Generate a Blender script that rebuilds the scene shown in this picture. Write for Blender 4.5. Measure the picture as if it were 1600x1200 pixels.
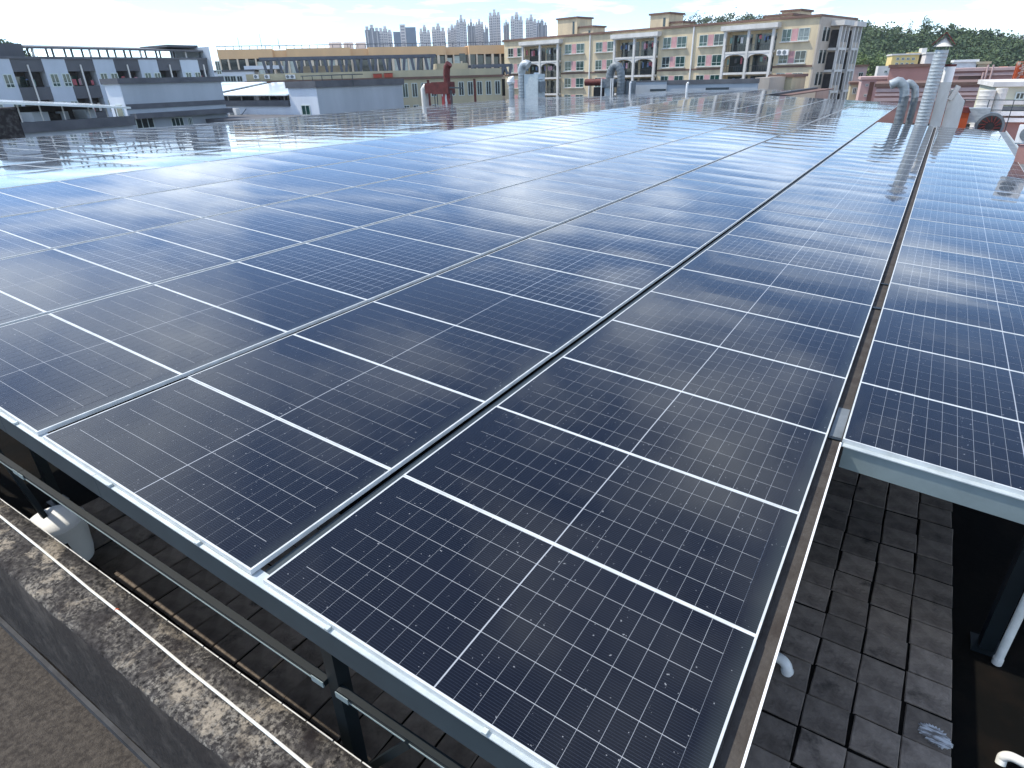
import bpy, bmesh, math, random
from mathutils import Vector, Matrix
random.seed(7)
R = math.radians
scene = bpy.context.scene
for o in list(bpy.data.objects):
    bpy.data.objects.remove(o, do_unlink=True)
COL = scene.collection

# ------------------------------------------------------------------ camera
CAM = Vector((2.5806, -1.3680, 2.4400))
YAW, PITCH, ROLL, FPX = R(33.3824), R(26.5667), R(-1.6304), 960.0
fw = Vector((-math.sin(YAW) * math.cos(PITCH), math.cos(YAW) * math.cos(PITCH), -math.sin(PITCH)))
_r = Vector((math.cos(YAW), math.sin(YAW), 0)); _u = _r.cross(fw)
rt = _r * math.cos(ROLL) + _u * math.sin(ROLL)
up = _u * math.cos(ROLL) - _r * math.sin(ROLL)
cd = bpy.data.cameras.new('camera'); cam = bpy.data.objects.new('camera', cd); COL.objects.link(cam)
cd.sensor_width = 36.0; cd.lens = 36.0 * FPX / 1600.0
cd.clip_start = 0.05; cd.clip_end = 6000
cam.matrix_world = Matrix(((rt.x, up.x, -fw.x, CAM.x), (rt.y, up.y, -fw.y, CAM.y), (rt.z, up.z, -fw.z, CAM.z), (0, 0, 0, 1)))
scene.camera = cam
scene.render.resolution_x, scene.render.resolution_y = 1024, 768

# ------------------------------------------------------------------ sky, sun, exposure
SUN_AZ = Vector((-0.96, -0.27)).normalized(); SUN_EL = R(54)
CLOUD_SHIFT = (0.3, 0.1, 0.0)
world = bpy.data.worlds.new('World'); scene.world = world; world.use_nodes = True
wt = world.node_tree; wt.nodes.clear()
def wn(t, **k):
    n = wt.nodes.new(t)
    for a, b in k.items(): setattr(n, a, b)
    return n
wl = wt.links.new
out = wn('ShaderNodeOutputWorld'); bg = wn('ShaderNodeBackground'); bg.inputs['Strength'].default_value = 0.15
sky = wn('ShaderNodeTexSky', sky_type='NISHITA'); sky.sun_disc = False
sky.sun_elevation = SUN_EL; sky.sun_rotation = math.atan2(SUN_AZ.x, SUN_AZ.y)
sky.altitude = 50; sky.air_density = 0.75; sky.dust_density = 0.05; sky.ozone_density = 5.5
tc = wn('ShaderNodeTexCoord'); sep = wn('ShaderNodeSeparateXYZ'); wl(tc.outputs['Generated'], sep.inputs[0])
def wm(op, a, b=None):
    n = wn('ShaderNodeMath', operation=op)
    for i, v in enumerate((a, b)):
        if v is None: continue
        if isinstance(v, (int, float)): n.inputs[i].default_value = v
        else: wl(v, n.inputs[i])
    return n.outputs[0]
den = wm('ADD', wm('MAXIMUM', sep.outputs[2], 0.0), 0.10)
comb = wn('ShaderNodeCombineXYZ'); wl(wm('DIVIDE', sep.outputs[0], den), comb.inputs[0]); wl(wm('DIVIDE', sep.outputs[1], den), comb.inputs[1])
n1 = wn('ShaderNodeTexNoise'); n1.inputs['Scale'].default_value = 0.95; n1.inputs['Detail'].default_value = 9; n1.inputs['Roughness'].default_value = 0.58
n1.inputs['Distortion'].default_value = 0.25
shift = wn('ShaderNodeVectorMath', operation='ADD'); shift.inputs[1].default_value = CLOUD_SHIFT
wl(comb.outputs[0], shift.inputs[0]); wl(shift.outputs[0], n1.inputs['Vector'])
ramp = wn('ShaderNodeValToRGB'); ramp.color_ramp.elements[0].position = 0.47; ramp.color_ramp.elements[1].position = 0.70
ramp.color_ramp.elements[0].color = (0, 0, 0, 1); ramp.color_ramp.elements[1].color = (1, 1, 1, 1)
wl(n1.outputs['Fac'], ramp.inputs[0])
mixc = wn('ShaderNodeMix', data_type='RGBA'); wl(wm('MULTIPLY', ramp.outputs[0], 0.9), mixc.inputs['Factor'])
wl(sky.outputs[0], mixc.inputs[6]); mixc.inputs[7].default_value = (9.6, 10.4, 11.2, 1)
wl(mixc.outputs[2], bg.inputs['Color']); wl(bg.outputs[0], out.inputs[0])

sd = bpy.data.lights.new('sun', 'SUN'); sun = bpy.data.objects.new('sun', sd); COL.objects.link(sun)
sd.energy = 2.9; sd.angle = R(0.53); sd.color = (1.0, 0.93, 0.82)
sv = Vector((SUN_AZ.x * math.cos(SUN_EL), SUN_AZ.y * math.cos(SUN_EL), math.sin(SUN_EL)))
sun.rotation_euler = sv.to_track_quat('Z', 'Y').to_euler()
vs = scene.view_settings
vs.view_transform = 'Standard'; vs.look = 'None'; vs.gamma = 1.0; vs.use_curve_mapping = False; vs.exposure = 0.95

# ------------------------------------------------------------------ helpers
def ray(px, py):
    d = fw + rt * ((px - 800) / FPX) - up * ((py - 600) / FPX)
    return d.normalized()
def on_plane(px, py, p0, n):
    d = ray(px, py); return CAM + d * ((p0 - CAM).dot(n) / d.dot(n))
def on_x(px, py, X): return on_plane(px, py, Vector((X, 0, 0)), Vector((1, 0, 0)))
def on_y(px, py, Y): return on_plane(px, py, Vector((0, Y, 0)), Vector((0, 1, 0)))
def on_z(px, py, Z): return on_plane(px, py, Vector((0, 0, Z)), Vector((0, 0, 1)))
def on_r(px, py, rad):
    d = ray(px, py); return CAM + d * (rad / math.hypot(d.x, d.y))
def project(p):
    d = Vector(p) - CAM; z = d.dot(fw)
    return (800 + FPX * d.dot(rt) / z, 600 - FPX * d.dot(up) / z, z)

class MB:
    """collects shapes for ONE mesh object"""
    def __init__(s): s.v = []; s.f = []; s.uv = None
    def box(s, x0, y0, z0, x1, y1, z1):
        b = len(s.v)
        s.v += [(x0, y0, z0), (x1, y0, z0), (x1, y1, z0), (x0, y1, z0), (x0, y0, z1), (x1, y0, z1), (x1, y1, z1), (x0, y1, z1)]
        s.f += [tuple(b + i for i in q) for q in ((3, 2, 1, 0), (4, 5, 6, 7), (0, 1, 5, 4), (1, 2, 6, 5), (2, 3, 7, 6), (3, 0, 4, 7))]
        return s
    def bar(s, p, q, w, h, roll=Vector((0, 0, 1))):
        p, q = Vector(p), Vector(q); d = (q - p).normalized()
        a = d.cross(roll)
        if a.length < 1e-4: a = d.cross(Vector((0, 1, 0)))
        a.normalize(); c = a.cross(d)
        b = len(s.v)
        for e in (p, q):
            for sa, sc in ((-1, -1), (1, -1), (1, 1), (-1, 1)):
                s.v.append(tuple(e + a * (w / 2 * sa) + c * (h / 2 * sc)))
        s.f += [tuple(b + i for i in t) for t in ((0, 1, 2, 3), (7, 6, 5, 4), (0, 4, 5, 1), (1, 5, 6, 2), (2, 6, 7, 3), (3, 7, 4, 0))]
        return s
    def tube(s, pts, r, n=12, cap=True):
        pts = [Vector(p) for p in pts]; rs = r if isinstance(r, (list, tuple)) else [r] * len(pts)
        b0 = len(s.v); prev = None
        for i, p in enumerate(pts):
            d = (pts[min(i + 1, len(pts) - 1)] - pts[max(i - 1, 0)])
            if d.length < 1e-6: d = Vector((0, 0, 1))
            d.normalize()
            if prev is None:
                a = d.cross(Vector((0, 0, 1)))
                if a.length < 1e-3: a = d.cross(Vector((0, 1, 0)))
            else:
                a = prev - d * prev.dot(d)
            a.normalize(); prev = a; c = d.cross(a)
            for k in range(n):
                t = 2 * math.pi * k / n
                s.v.append(tuple(p + (a * math.cos(t) + c * math.sin(t)) * rs[i]))
        for i in range(len(pts) - 1):
            for k in range(n):
                s.f.append((b0 + i * n + k, b0 + i * n + (k + 1) % n, b0 + (i + 1) * n + (k + 1) % n, b0 + (i + 1) * n + k))
        if cap:
            s.f.append(tuple(b0 + k for k in range(n))[::-1]); e = b0 + (len(pts) - 1) * n
            s.f.append(tuple(e + k for k in range(n)))
        return s
    def prism(s, poly, y0, y1):
        """polygon in x,z swept along y"""
        b = len(s.v); n = len(poly)
        s.v += [(x, y0, z) for x, z in poly] + [(x, y1, z) for x, z in poly]
        s.f.append(tuple(range(b, b + n))); s.f.append(tuple(range(b + 2 * n - 1, b + n - 1, -1)))
        for i in range(n):
            j = (i + 1) % n; s.f.append((b + i, b + n + i, b + n + j, b + j))
        return s
    def mesh(s, name, m=None, smooth=False):
        me = bpy.data.meshes.new(name); me.from_pydata(s.v, [], s.f)
        bm = bmesh.new(); bm.from_mesh(me); bmesh.ops.recalc_face_normals(bm, faces=bm.faces); bm.to_mesh(me); bm.free()
        if m: me.materials.append(m)
        if smooth:
            me.polygons.foreach_set('use_smooth', [True] * len(me.polygons))
            try: me.set_sharp_from_angle(angle=R(35))
            except Exception: pass
        return me
    def build(s, name, m, parent=None, smooth=False):
        return link(name, s.mesh(name, m, smooth), parent)
def link(name, me, parent=None):
    o = bpy.data.objects.new(name, me); COL.objects.link(o)
    if parent is not None: o.parent = parent
    return o
def tag(o, label, cat, group=None):
    o['label'] = label; o['category'] = cat
    if group: o['group'] = group
    return o
def empty(name, loc=(0, 0, 0), rz=0.0, label=None, cat=None, group=None):
    o = bpy.data.objects.new(name, None); COL.objects.link(o); o.location = loc; o.rotation_euler = (0, 0, rz)
    o.empty_display_size = 0.2
    if label: tag(o, label, cat, group)
    return o
def B(name, m, parent, *a): return MB().box(*a).build(name, m, parent)

# ------------------------------------------------------------------ materials
def mat(name, col, rough=0.7, col2=None, scale=2.0, lo=0.35, hi=0.65, detail=6, metal=0.0, spec=0.3, bump=0.0, bscale=None, coat=0.0, streak=None, rnd=0.0):
    m = bpy.data.materials.new(name); m.use_nodes = True
    t = m.node_tree; p = t.nodes['Principled BSDF']; L = t.links.new
    p.inputs['Roughness'].default_value = rough; p.inputs['Metallic'].default_value = metal
    p.inputs['Specular IOR Level'].default_value = spec; p.inputs['Coat Weight'].default_value = coat
    p.inputs['Coat Roughness'].default_value = 0.05
    c2 = col2 if col2 else tuple(c * 0.78 for c in col)
    co = t.nodes.new('ShaderNodeTexCoord'); src = co.outputs['Object']
    if streak:
        mp = t.nodes.new('ShaderNodeMapping'); mp.inputs['Scale'].default_value = streak; L(src, mp.inputs[0]); src = mp.outputs[0]
    n = t.nodes.new('ShaderNodeTexNoise'); n.inputs['Scale'].default_value = scale; n.inputs['Detail'].default_value = detail; n.inputs['Roughness'].default_value = 0.62
    L(src, n.inputs['Vector'])
    r = t.nodes.new('ShaderNodeValToRGB'); e = r.color_ramp.elements
    e[0].position = lo; e[1].position = hi; e[0].color = (*col, 1); e[1].color = (*c2, 1)
    L(n.outputs['Fac'], r.inputs[0]); colout = r.outputs[0]
    if rnd:
        oi = t.nodes.new('ShaderNodeObjectInfo'); mr = t.nodes.new('ShaderNodeMapRange')
        mr.inputs['To Min'].default_value = 1 - rnd; mr.inputs['To Max'].default_value = 1 + rnd; L(oi.outputs['Random'], mr.inputs[0])
        mx = t.nodes.new('ShaderNodeVectorMath'); mx.operation = 'SCALE'; L(colout, mx.inputs[0]); L(mr.outputs[0], mx.inputs['Scale']); colout = mx.outputs[0]
    L(colout, p.inputs['Base Color'])
    if bump:
        n2 = t.nodes.new('ShaderNodeTexNoise'); n2.inputs['Scale'].default_value = bscale or scale * 6; n2.inputs['Detail'].default_value = 5
        L(co.outputs['Object'], n2.inputs['Vector'])
        b = t.nodes.new('ShaderNodeBump'); b.inputs['Strength'].default_value = bump; b.inputs['Distance'].default_value = 0.02
        L(n2.outputs['Fac'], b.inputs['Height']); L(b.outputs[0], p.inputs['Normal'])
    return m

M = {}
M['alu'] = mat('aluminium_frame', (0.56, 0.585, 0.585), 0.42, (0.42, 0.44, 0.43), 5, spec=0.4)
M['galv'] = mat('galvanised_steel', (0.52, 0.57, 0.57), 0.45, (0.40, 0.45, 0.46), 6, spec=0.5, metal=0.25)
M['slate'] = mat('slate_painted_steel', (0.034, 0.050, 0.060), 0.5, (0.026, 0.038, 0.046), 2, spec=0.4)
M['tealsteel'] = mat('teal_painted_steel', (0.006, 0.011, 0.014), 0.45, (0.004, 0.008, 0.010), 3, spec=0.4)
M['greybeam'] = mat('grey_green_and_lit_steel', (0.20, 0.25, 0.255), 0.5, (0.16, 0.20, 0.205), 3, spec=0.4)  # grey-green steel; also the lit tone of the right beam's web
M['rust'] = mat('rusty_gutter', (0.036, 0.030, 0.026), 0.85, (0.062, 0.056, 0.050), 7, bump=0.3, bscale=60)
M['white'] = mat('white_paint', (0.78, 0.78, 0.76), 0.5, (0.66, 0.66, 0.64), 1.5)
M['pvc'] = mat('white_pvc', (0.74, 0.74, 0.70), 0.35, (0.55, 0.55, 0.5), 4, spec=0.45)
M['glassdark'] = mat('dark_window_glass', (0.015, 0.022, 0.024), 0.08, (0.03, 0.045, 0.045), 0.6, spec=0.6)
M['glassgreen'] = mat('green_window_glass', (0.008, 0.06, 0.05), 0.08, (0.02, 0.035, 0.035), 0.5, spec=0.6)
M['curtain'] = mat('pale_curtain_behind_glass', (0.20, 0.24, 0.23), 0.25, (0.12, 0.15, 0.15), 3, spec=0.6)
M['void'] = mat('dark_interior', (0.02, 0.02, 0.022), 0.9, (0.05, 0.047, 0.045), 1.2)  # near-black stands in for the shade inside rooms, recesses and openings
M['winframe'] = mat('pale_window_frame', (0.55, 0.62, 0.58), 0.5)
M['pink'] = mat('pink_tile_panel', (0.42, 0.22, 0.23), 0.7, (0.50, 0.30, 0.30), 2)
M['yellowwall'] = mat('cream_yellow_render', (0.66, 0.55, 0.36), 0.85, (0.46, 0.385, 0.265), 0.5, streak=(1, 1, 0.3), bump=0.05)
M['yellowside'] = mat('shaded_cream_and_beige', (0.46, 0.40, 0.33), 0.85, (0.36, 0.32, 0.27), 0.4, streak=(1, 1, 0.3))  # greyer copy of the front cream, shade put into it; plain beige elsewhere
M['brown'] = mat('brown_cornice', (0.17, 0.10, 0.078), 0.8, (0.13, 0.08, 0.06), 1)
M['offwhite'] = mat('off_white_concrete', (0.62, 0.61, 0.58), 0.8, (0.5, 0.49, 0.46), 0.6, streak=(1, 1, 0.4))
M['beige'] = mat('beige_render', (0.70, 0.46, 0.25), 0.85, (0.60, 0.40, 0.23), 0.25, streak=(1, 1, 0.3))
M['beigepil'] = mat('pale_beige_pilaster', (0.70, 0.60, 0.46), 0.85, (0.62, 0.52, 0.40), 0.4)
M['olive'] = mat('olive_cream_render', (0.46, 0.41, 0.27), 0.85, (0.36, 0.33, 0.23), 0.35, streak=(1, 1, 0.3))
M['stripelight'] = mat('light_grey_stripe', (0.46, 0.51, 0.57), 0.8, (0.38, 0.43, 0.48), 0.3, streak=(1, 1, 0.25))
M['stripedark'] = mat('dark_grey_stripe', (0.10, 0.105, 0.115), 0.8, (0.075, 0.08, 0.09), 0.3, streak=(1, 1, 0.25))
M['greywall'] = mat('blue_grey_wall', (0.42, 0.46, 0.49), 0.8, (0.33, 0.365, 0.395), 0.25, streak=(1, 1, 0.25))
M['greydark'] = mat('dark_grey_coping', (0.12, 0.125, 0.135), 0.8, (0.08, 0.085, 0.095), 0.6)
M['whitewall'] = mat('white_wall', (0.66, 0.70, 0.74), 0.8, (0.55, 0.59, 0.64), 0.3, streak=(1, 1, 0.3))
M['sheet'] = mat('pale_sheet_roof', (0.70, 0.74, 0.72), 0.25, (0.6, 0.66, 0.64), 0.5, spec=0.6, coat=0.5)
M['moss'] = mat('mossy_black_concrete', (0.025, 0.022, 0.022), 0.95, (0.10, 0.095, 0.09), 3.5, 0.45, 0.7, bump=0.4)
M['duct'] = mat('spiral_duct_steel', (0.40, 0.44, 0.45), 0.48, (0.28, 0.31, 0.32), 4, metal=0.35, spec=0.5, streak=(1, 1, 3))
M['ductdark'] = mat('dull_duct_steel', (0.20, 0.225, 0.24), 0.55, (0.13, 0.15, 0.16), 4, metal=0.3)
M['ductwhite'] = mat('weathered_white_duct', (0.66, 0.65, 0.60), 0.6, (0.52, 0.50, 0.45), 2, streak=(1, 1, 0.4))
M['redpaint'] = mat('dark_red_rusty_paint', (0.075, 0.015, 0.013), 0.65, (0.14, 0.03, 0.025), 3)
M['orangerust'] = mat('orange_rust', (0.38, 0.07, 0.02), 0.75, (0.5, 0.42, 0.34), 2.2, 0.52, 0.6, streak=(1, 1, 0.4))
M['pinkwall'] = mat('terracotta_pink_wall', (0.40, 0.22, 0.185), 0.85, (0.33, 0.18, 0.155), 0.3, streak=(1, 1, 0.3))
M['palepink'] = mat('pale_pink_wall', (0.52, 0.37, 0.34), 0.85, (0.44, 0.32, 0.3), 0.4, streak=(1, 1, 0.3))
M['palecream'] = mat('pale_green_cream_wall', (0.58, 0.57, 0.42), 0.85, (0.48, 0.47, 0.36), 0.4, streak=(1, 1, 0.3))
M['brightyellow'] = mat('bright_yellow_wall', (0.66, 0.50, 0.17), 0.8, (0.62, 0.5, 0.25), 0.5)
M['orange'] = mat('orange_roof', (0.60, 0.17, 0.06), 0.6)
M['tower'] = mat('pale_tower_wall', (0.62, 0.58, 0.55), 0.8, (0.54, 0.51, 0.49), 0.05)
M['towerdark'] = mat('dark_tower_band', (0.16, 0.17, 0.20), 0.5, (0.20, 0.21, 0.23), 0.05)
M['towerblue'] = mat('blue_glass_tower', (0.08, 0.13, 0.19), 0.3, (0.1, 0.16, 0.22), 0.05)
M['bluegrey'] = mat('blue_grey_pergola', (0.11, 0.125, 0.15), 0.7, (0.085, 0.095, 0.115), 1)
M['asphalt'] = mat('city_ground', (0.07, 0.07, 0.07), 0.9, (0.11, 0.105, 0.1), 0.05)
M['leaf'] = mat('foliage_dark', (0.040, 0.075, 0.036), 0.7, (0.085, 0.125, 0.05), 0.07, 0.35, 0.65, detail=3)
M['leaflight'] = mat('foliage_light', (0.12, 0.17, 0.05), 0.7, (0.08, 0.12, 0.04), 0.12, detail=3)
M['bark'] = mat('bark', (0.08, 0.06, 0.045), 0.9)
M['hill'] = mat('hillside_soil', (0.025, 0.045, 0.02), 0.95, (0.04, 0.06, 0.025), 0.1)
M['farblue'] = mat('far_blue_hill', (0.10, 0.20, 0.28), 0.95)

def panel_mat(name, mode, edge=0):
    """mode 'all': cell grid from the UV map in metres (far panels); 'cell': one silicon cell; 'back': pale backsheet under the glass"""
    m = bpy.data.materials.new(name); m.use_nodes = True
    t = m.node_tree; p = t.nodes['Principled BSDF']; L = t.links.new
    def mt(op, a, b=None, c=None):
        n = t.nodes.new('ShaderNodeMath'); n.operation = op
        for i, v in enumerate((a, b, c)):
            if v is None: continue
            if isinstance(v, (int, float)): n.inputs[i].default_value = v
            else: L(v, n.inputs[i])
        return n.outputs[0]
    def mixc(f, a, b):
        n = t.nodes.new('ShaderNodeMix'); n.data_type = 'RGBA'
        L(f, n.inputs['Factor'])
        for i, v in ((6, a), (7, b)):
            if isinstance(v, tuple): n.inputs[i].default_value = (*v, 1)
            else: L(v, n.inputs[i])
        return n.outputs[2]
    uvn = t.nodes.new('ShaderNodeUVMap'); sp = t.nodes.new('ShaderNodeSeparateXYZ'); L(uvn.outputs[0], sp.inputs[0])
    u, v = sp.outputs[0], sp.outputs[1]
    tc = t.nodes.new('ShaderNodeNewGeometry')
    nz = t.nodes.new('ShaderNodeTexNoise'); nz.inputs['Scale'].default_value = 1.3; nz.inputs['Detail'].default_value = 3; L(tc.outputs['Position'], nz.inputs['Vector'])
    nearblack, navy = (0.0016, 0.0020, 0.0040), (0.0030, 0.0042, 0.0090)
    if mode == 'back':
        col = None
        p.inputs['Base Color'].default_value = (0.33, 0.35, 0.37, 1)
    else:
        base = mixc(nz.outputs['Fac'], nearblack, navy)
        bus = mt('LESS_THAN', mt('FRACT', mt('DIVIDE', v, 0.0152)), 0.16)
        base = mixc(mt('MULTIPLY', bus, 0.5), base, (0.032, 0.038, 0.055))
        if mode == 'all':
            cu, cv = LI / 22, WI / 6
            fv = mt('FRACT', mt('ADD', mt('DIVIDE', v, cv), 0.5)); lv = mt('LESS_THAN', mt('ABSOLUTE', mt('SUBTRACT', fv, 0.5)), 0.0021 / cv)
            inner = mt('MULTIPLY', mt('GREATER_THAN', u, cu), mt('LESS_THAN', u, LI - cu))
            inner2 = mt('MULTIPLY', mt('GREATER_THAN', v, 0.03), mt('LESS_THAN', v, WI - 0.03))
            fu = mt('FRACT', mt('ADD', mt('DIVIDE', u, cu), 0.5)); lu = mt('LESS_THAN', mt('ABSOLUTE', mt('SUBTRACT', fu, 0.5)), 0.0014 / cu)
            mid = mt('LESS_THAN', mt('ABSOLUTE', mt('SUBTRACT', u, LI / 2)), 0.0035)
            line = mt('MAXIMUM', mt('MULTIPLY', mt('MAXIMUM', lv, lu), mt('MULTIPLY', inner, inner2)), mid)
            base = mixc(line, base, (0.33, 0.35, 0.37))
        if edge:                                   # dried mud film that collects along the lower short side
            e1 = t.nodes.new('ShaderNodeMapRange'); e1.inputs['From Min'].default_value = 0.02; e1.inputs['From Max'].default_value = 0.11; e1.inputs['To Max'].default_value = 0.55; L(u, e1.inputs[0])
            base = mixc(mt('MULTIPLY', e1.outputs[0], mt('MULTIPLY', nz.outputs['Fac'], 1.3)), base, (0.045, 0.055, 0.052))
        # dust film and specks lying on the glass
        nd = t.nodes.new('ShaderNodeTexNoise'); nd.inputs['Scale'].default_value = 42; nd.inputs['Detail'].default_value = 2; L(tc.outputs['Position'], nd.inputs['Vector'])
        speck = mt('GREATER_THAN', nd.outputs['Fac'], 0.735)
        base = mixc(mt('MULTIPLY', speck, 0.55), base, (0.35, 0.36, 0.37))
        L(base, p.inputs['Base Color'])
    p.inputs['Roughness'].default_value = 0.6; p.inputs['Specular IOR Level'].default_value = 0.05
    p.inputs['Coat Weight'].default_value = 1.0; p.inputs['Coat IOR'].default_value = 1.35
    p.inputs['Sheen Weight'].default_value = 0.03; p.inputs['Sheen Roughness'].default_value = 0.35; p.inputs['Sheen Tint'].default_value = (0.9, 0.88, 0.9, 1)
    nr = t.nodes.new('ShaderNodeTexNoise'); nr.inputs['Scale'].default_value = 2.2; nr.inputs['Detail'].default_value = 4; L(tc.outputs['Position'], nr.inputs['Vector'])
    mr = t.nodes.new('ShaderNodeMapRange'); mr.inputs['From Min'].default_value = 0.3; mr.inputs['From Max'].default_value = 0.7
    mr.inputs['To Min'].default_value = 0.03; mr.inputs['To Max'].default_value = 0.075; L(nr.outputs['Fac'], mr.inputs[0])
    L(mr.outputs[0], p.inputs['Coat Roughness'])
    return m

# ------------------------------------------------------------------ array geometry
LP, PITCH_V = 2.384, 1.1493
WP = PITCH_V - 0.002
LIP_S, LIP_L = 0.012, 0.0130                       # frame lip on the short and the long sides
LI, WI = LP - 2 * LIP_S, WP - 2 * LIP_L
T1 = R(3.578); T2 = R(-0.3)
G_BC, G_AB, G_X, G_CD = 0.107, 0.087, 0.065, 0.11
M['pv'] = panel_mat('solar_laminate_with_cell_grid', 'all')
M['cell'] = panel_mat('silicon_cell', 'cell')
M['cellend'] = panel_mat('silicon_cell_dusty_end', 'cell', 1)
M['back'] = panel_mat('pale_backsheet', 'back')
def P1(u, row, h=0.0):
    return Vector((u * math.cos(T1) + h * math.sin(T1), row * PITCH_V, -u * math.sin(T1) + h * math.cos(T1)))
U_C = 0.0; U_D = LP + G_CD; U_B = -G_BC - LP; U_A = U_B - G_AB - LP
U_Z = U_A - G_X - LP; U_Y = U_Z - G_X - LP; U_X = U_Y - G_X - LP
RIDGE = P1(U_X - 0.03, 0)
def P2(d, row, h=0.0):                             # d metres beyond the ridge
    return RIDGE + Vector((-d * math.cos(T2), row * PITCH_V, d * math.sin(T2) + h))

# ------------------------------------------------------------------ setting: ground and roof
DECK_Z = -2.10; PAVE_Z = -1.90
def structure(o): o['kind'] = 'structure'; return o
g = MB(); g.v = [(-1390, -190, -18), (890, -190, -18), (890, 2090, -18), (-1390, 2090, -18)]; g.f = [(0, 1, 2, 3)]
structure(g.build('ground', M['asphalt']))
M['deck'] = mat('shade_black_stained_concrete', (0.004, 0.004, 0.0036), 0.9, (0.011, 0.008, 0.006), 2.2, 0.45, 0.75, bump=0.4, spec=0.05)  # dark stained concrete, blackened further to stand in for shade over the channel
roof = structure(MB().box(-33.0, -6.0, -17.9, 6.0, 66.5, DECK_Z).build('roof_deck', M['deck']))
# concrete slabs laid on the roof: each one a piece
def paver_mat():
    m = mat('weathered_paver', (0.20, 0.165, 0.132), 0.92, (0.105, 0.085, 0.068), 4.5, 0.36, 0.64, bump=0.5, bscale=30, rnd=0.28)
    t = m.node_tree; p = t.nodes['Principled BSDF']; L = t.links.new
    src = p.inputs['Base Color'].links[0].from_socket
    co = t.nodes.new('ShaderNodeNewGeometry')
    n = t.nodes.new('ShaderNodeTexNoise'); n.inputs['Scale'].default_value = 2.6; n.inputs['Detail'].default_value = 8; n.inputs['Roughness'].default_value = 0.65
    L(co.outputs['Position'], n.inputs['Vector'])
    r = t.nodes.new('ShaderNodeValToRGB'); r.color_ramp.elements[0].position = 0.57; r.color_ramp.elements[1].position = 0.72
    L(n.outputs['Fac'], r.inputs[0])
    mx = t.nodes.new('ShaderNodeMix'); mx.data_type = 'RGBA'; L(r.outputs[0], mx.inputs['Factor']); L(src, mx.inputs[6]); mx.inputs[7].default_value = (0.009, 0.008, 0.007, 1)
    L(mx.outputs[2], p.inputs['Base Color'])
    return m
M['paver'] = paver_mat()
def paver_mesh(sx, sy):
    bm = bmesh.new(); bmesh.ops.create_cube(bm, size=1)
    for v in bm.verts: v.co = Vector((v.co.x * sx, v.co.y * sy, v.co.z * 0.16 - 0.08))
    top = [e for e in bm.edges if all(v.co.z > -0.01 for v in e.verts)]
    bmesh.ops.bevel(bm, geom=top, offset=0.007, segments=1, affect='EDGES')
    me = bpy.data.meshes.new('paver'); bm.to_mesh(me); bm.free(); me.materials.append(M['paver']); return me
PV = 0.315
pmesh = [paver_mesh(PV - 0.012, PV - 0.012), paver_mesh(PV - 0.02, PV - 0.014), paver_mesh(PV - 0.014, PV - 0.022)]
EDGE_X = 3.64
npv = 0
for j in range(0, 24):
    for i in range(0, 27):
        x = EDGE_X - PV * (i + 0.5); y = -0.02 + PV * (j + 0.5)
        px, py, zz = project((x, y, PAVE_Z))
        vis = (-30 < px < 1520 and 700 < py < 1260)
        # only those not hidden below the panels or the parapet
        front = (y < 2.05 and x < 2.4); side = (x > 1.5 and y < 7.4)
        if not vis or not (front or side) or npv >= 298: continue
        o = link('paver', random.choice(pmesh), roof); npv += 1
        o.location = (x + random.uniform(-.009, .009), y + random.uniform(-.009, .009), PAVE_Z + random.uniform(-.005, .004))
        o.rotation_euler = (random.uniform(-.012, .012), random.uniform(-.012, .012), random.uniform(-.03, .03))
# under and around them: mortar bed, 8 cm thick so the slabs stand proud of the joints
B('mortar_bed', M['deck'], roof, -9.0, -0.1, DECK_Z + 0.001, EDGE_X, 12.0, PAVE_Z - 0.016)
M['lime'] = mat('lime_splash', (0.50, 0.51, 0.51), 0.9, (0.12, 0.11, 0.10), 9, 0.42, 0.58, streak=(1, 4, 1))
sp = on_z(1462, 1150, PAVE_Z + 0.006); mb = MB(); pts = []
for k in range(60):
    a = 2 * math.pi * k / 60; st = 0.5 + 0.5 * math.cos(a - 2.6)
    rr = 0.075 * (1 + (0.22 * st + 0.05) * (1 if k % 2 else -0.5) * random.uniform(.5, 1)) * random.uniform(.9, 1.1)
    pts.append((sp.x + rr * math.cos(a) * 1.25, sp.y + rr * math.sin(a) * 1.0 - 0.25 * rr * math.cos(a), PAVE_Z + 0.009))
mb.v = pts + [(x, y, z - 0.02) for x, y, z in pts]; n = len(pts)
mb.f = [tuple(range(n))] + [(i, n + i, n + (i + 1) % n, (i + 1) % n) for i in range(n)]
tag(mb.build('paint_splash', M['lime']), 'ragged white lime splash on the dark paving slabs', 'splash')

# ------------------------------------------------------------------ solar panels
def frame_mesh():
    m = MB(); a, b, h = LP / 2, WP / 2, 0.035
    m.box(-a, -b, -h, a, -b + LIP_L, 0); m.box(-a, b - LIP_L, -h, a, b, 0)
    m.box(-a, -b + LIP_L, -h, -a + LIP_S, b - LIP_L, 0); m.box(a - LIP_S, -b + LIP_L, -h, a, b - LIP_L, 0)
    return m.mesh('frame', M['alu'])
def bow(x, y, s):                                   # glass bulges a few mm
    return s * (1 - (2 * y / WI) ** 2) * (1 - (2 * x / LI) ** 4)
def laminate(m, s, nx=8, ny=6, xf=None, off=-0.0015, uvs=None):
    b = len(m.v)
    for j in range(ny + 1):
        for i in range(nx + 1):
            x = -LI / 2 + LI * i / nx; y = -WI / 2 + WI * j / ny
            q = Vector((x, y, off + bow(x, y, s) - (0.0 if s >= 0 else 0)))
            m.v.append(tuple(xf @ q if xf else q)); uvs.append((x + LI / 2, y + WI / 2))
    for j in range(ny):
        for i in range(nx):
            k = b + j * (nx + 1) + i; m.f.append((k, k + 1, k + nx + 2, k + nx + 1))
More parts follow.
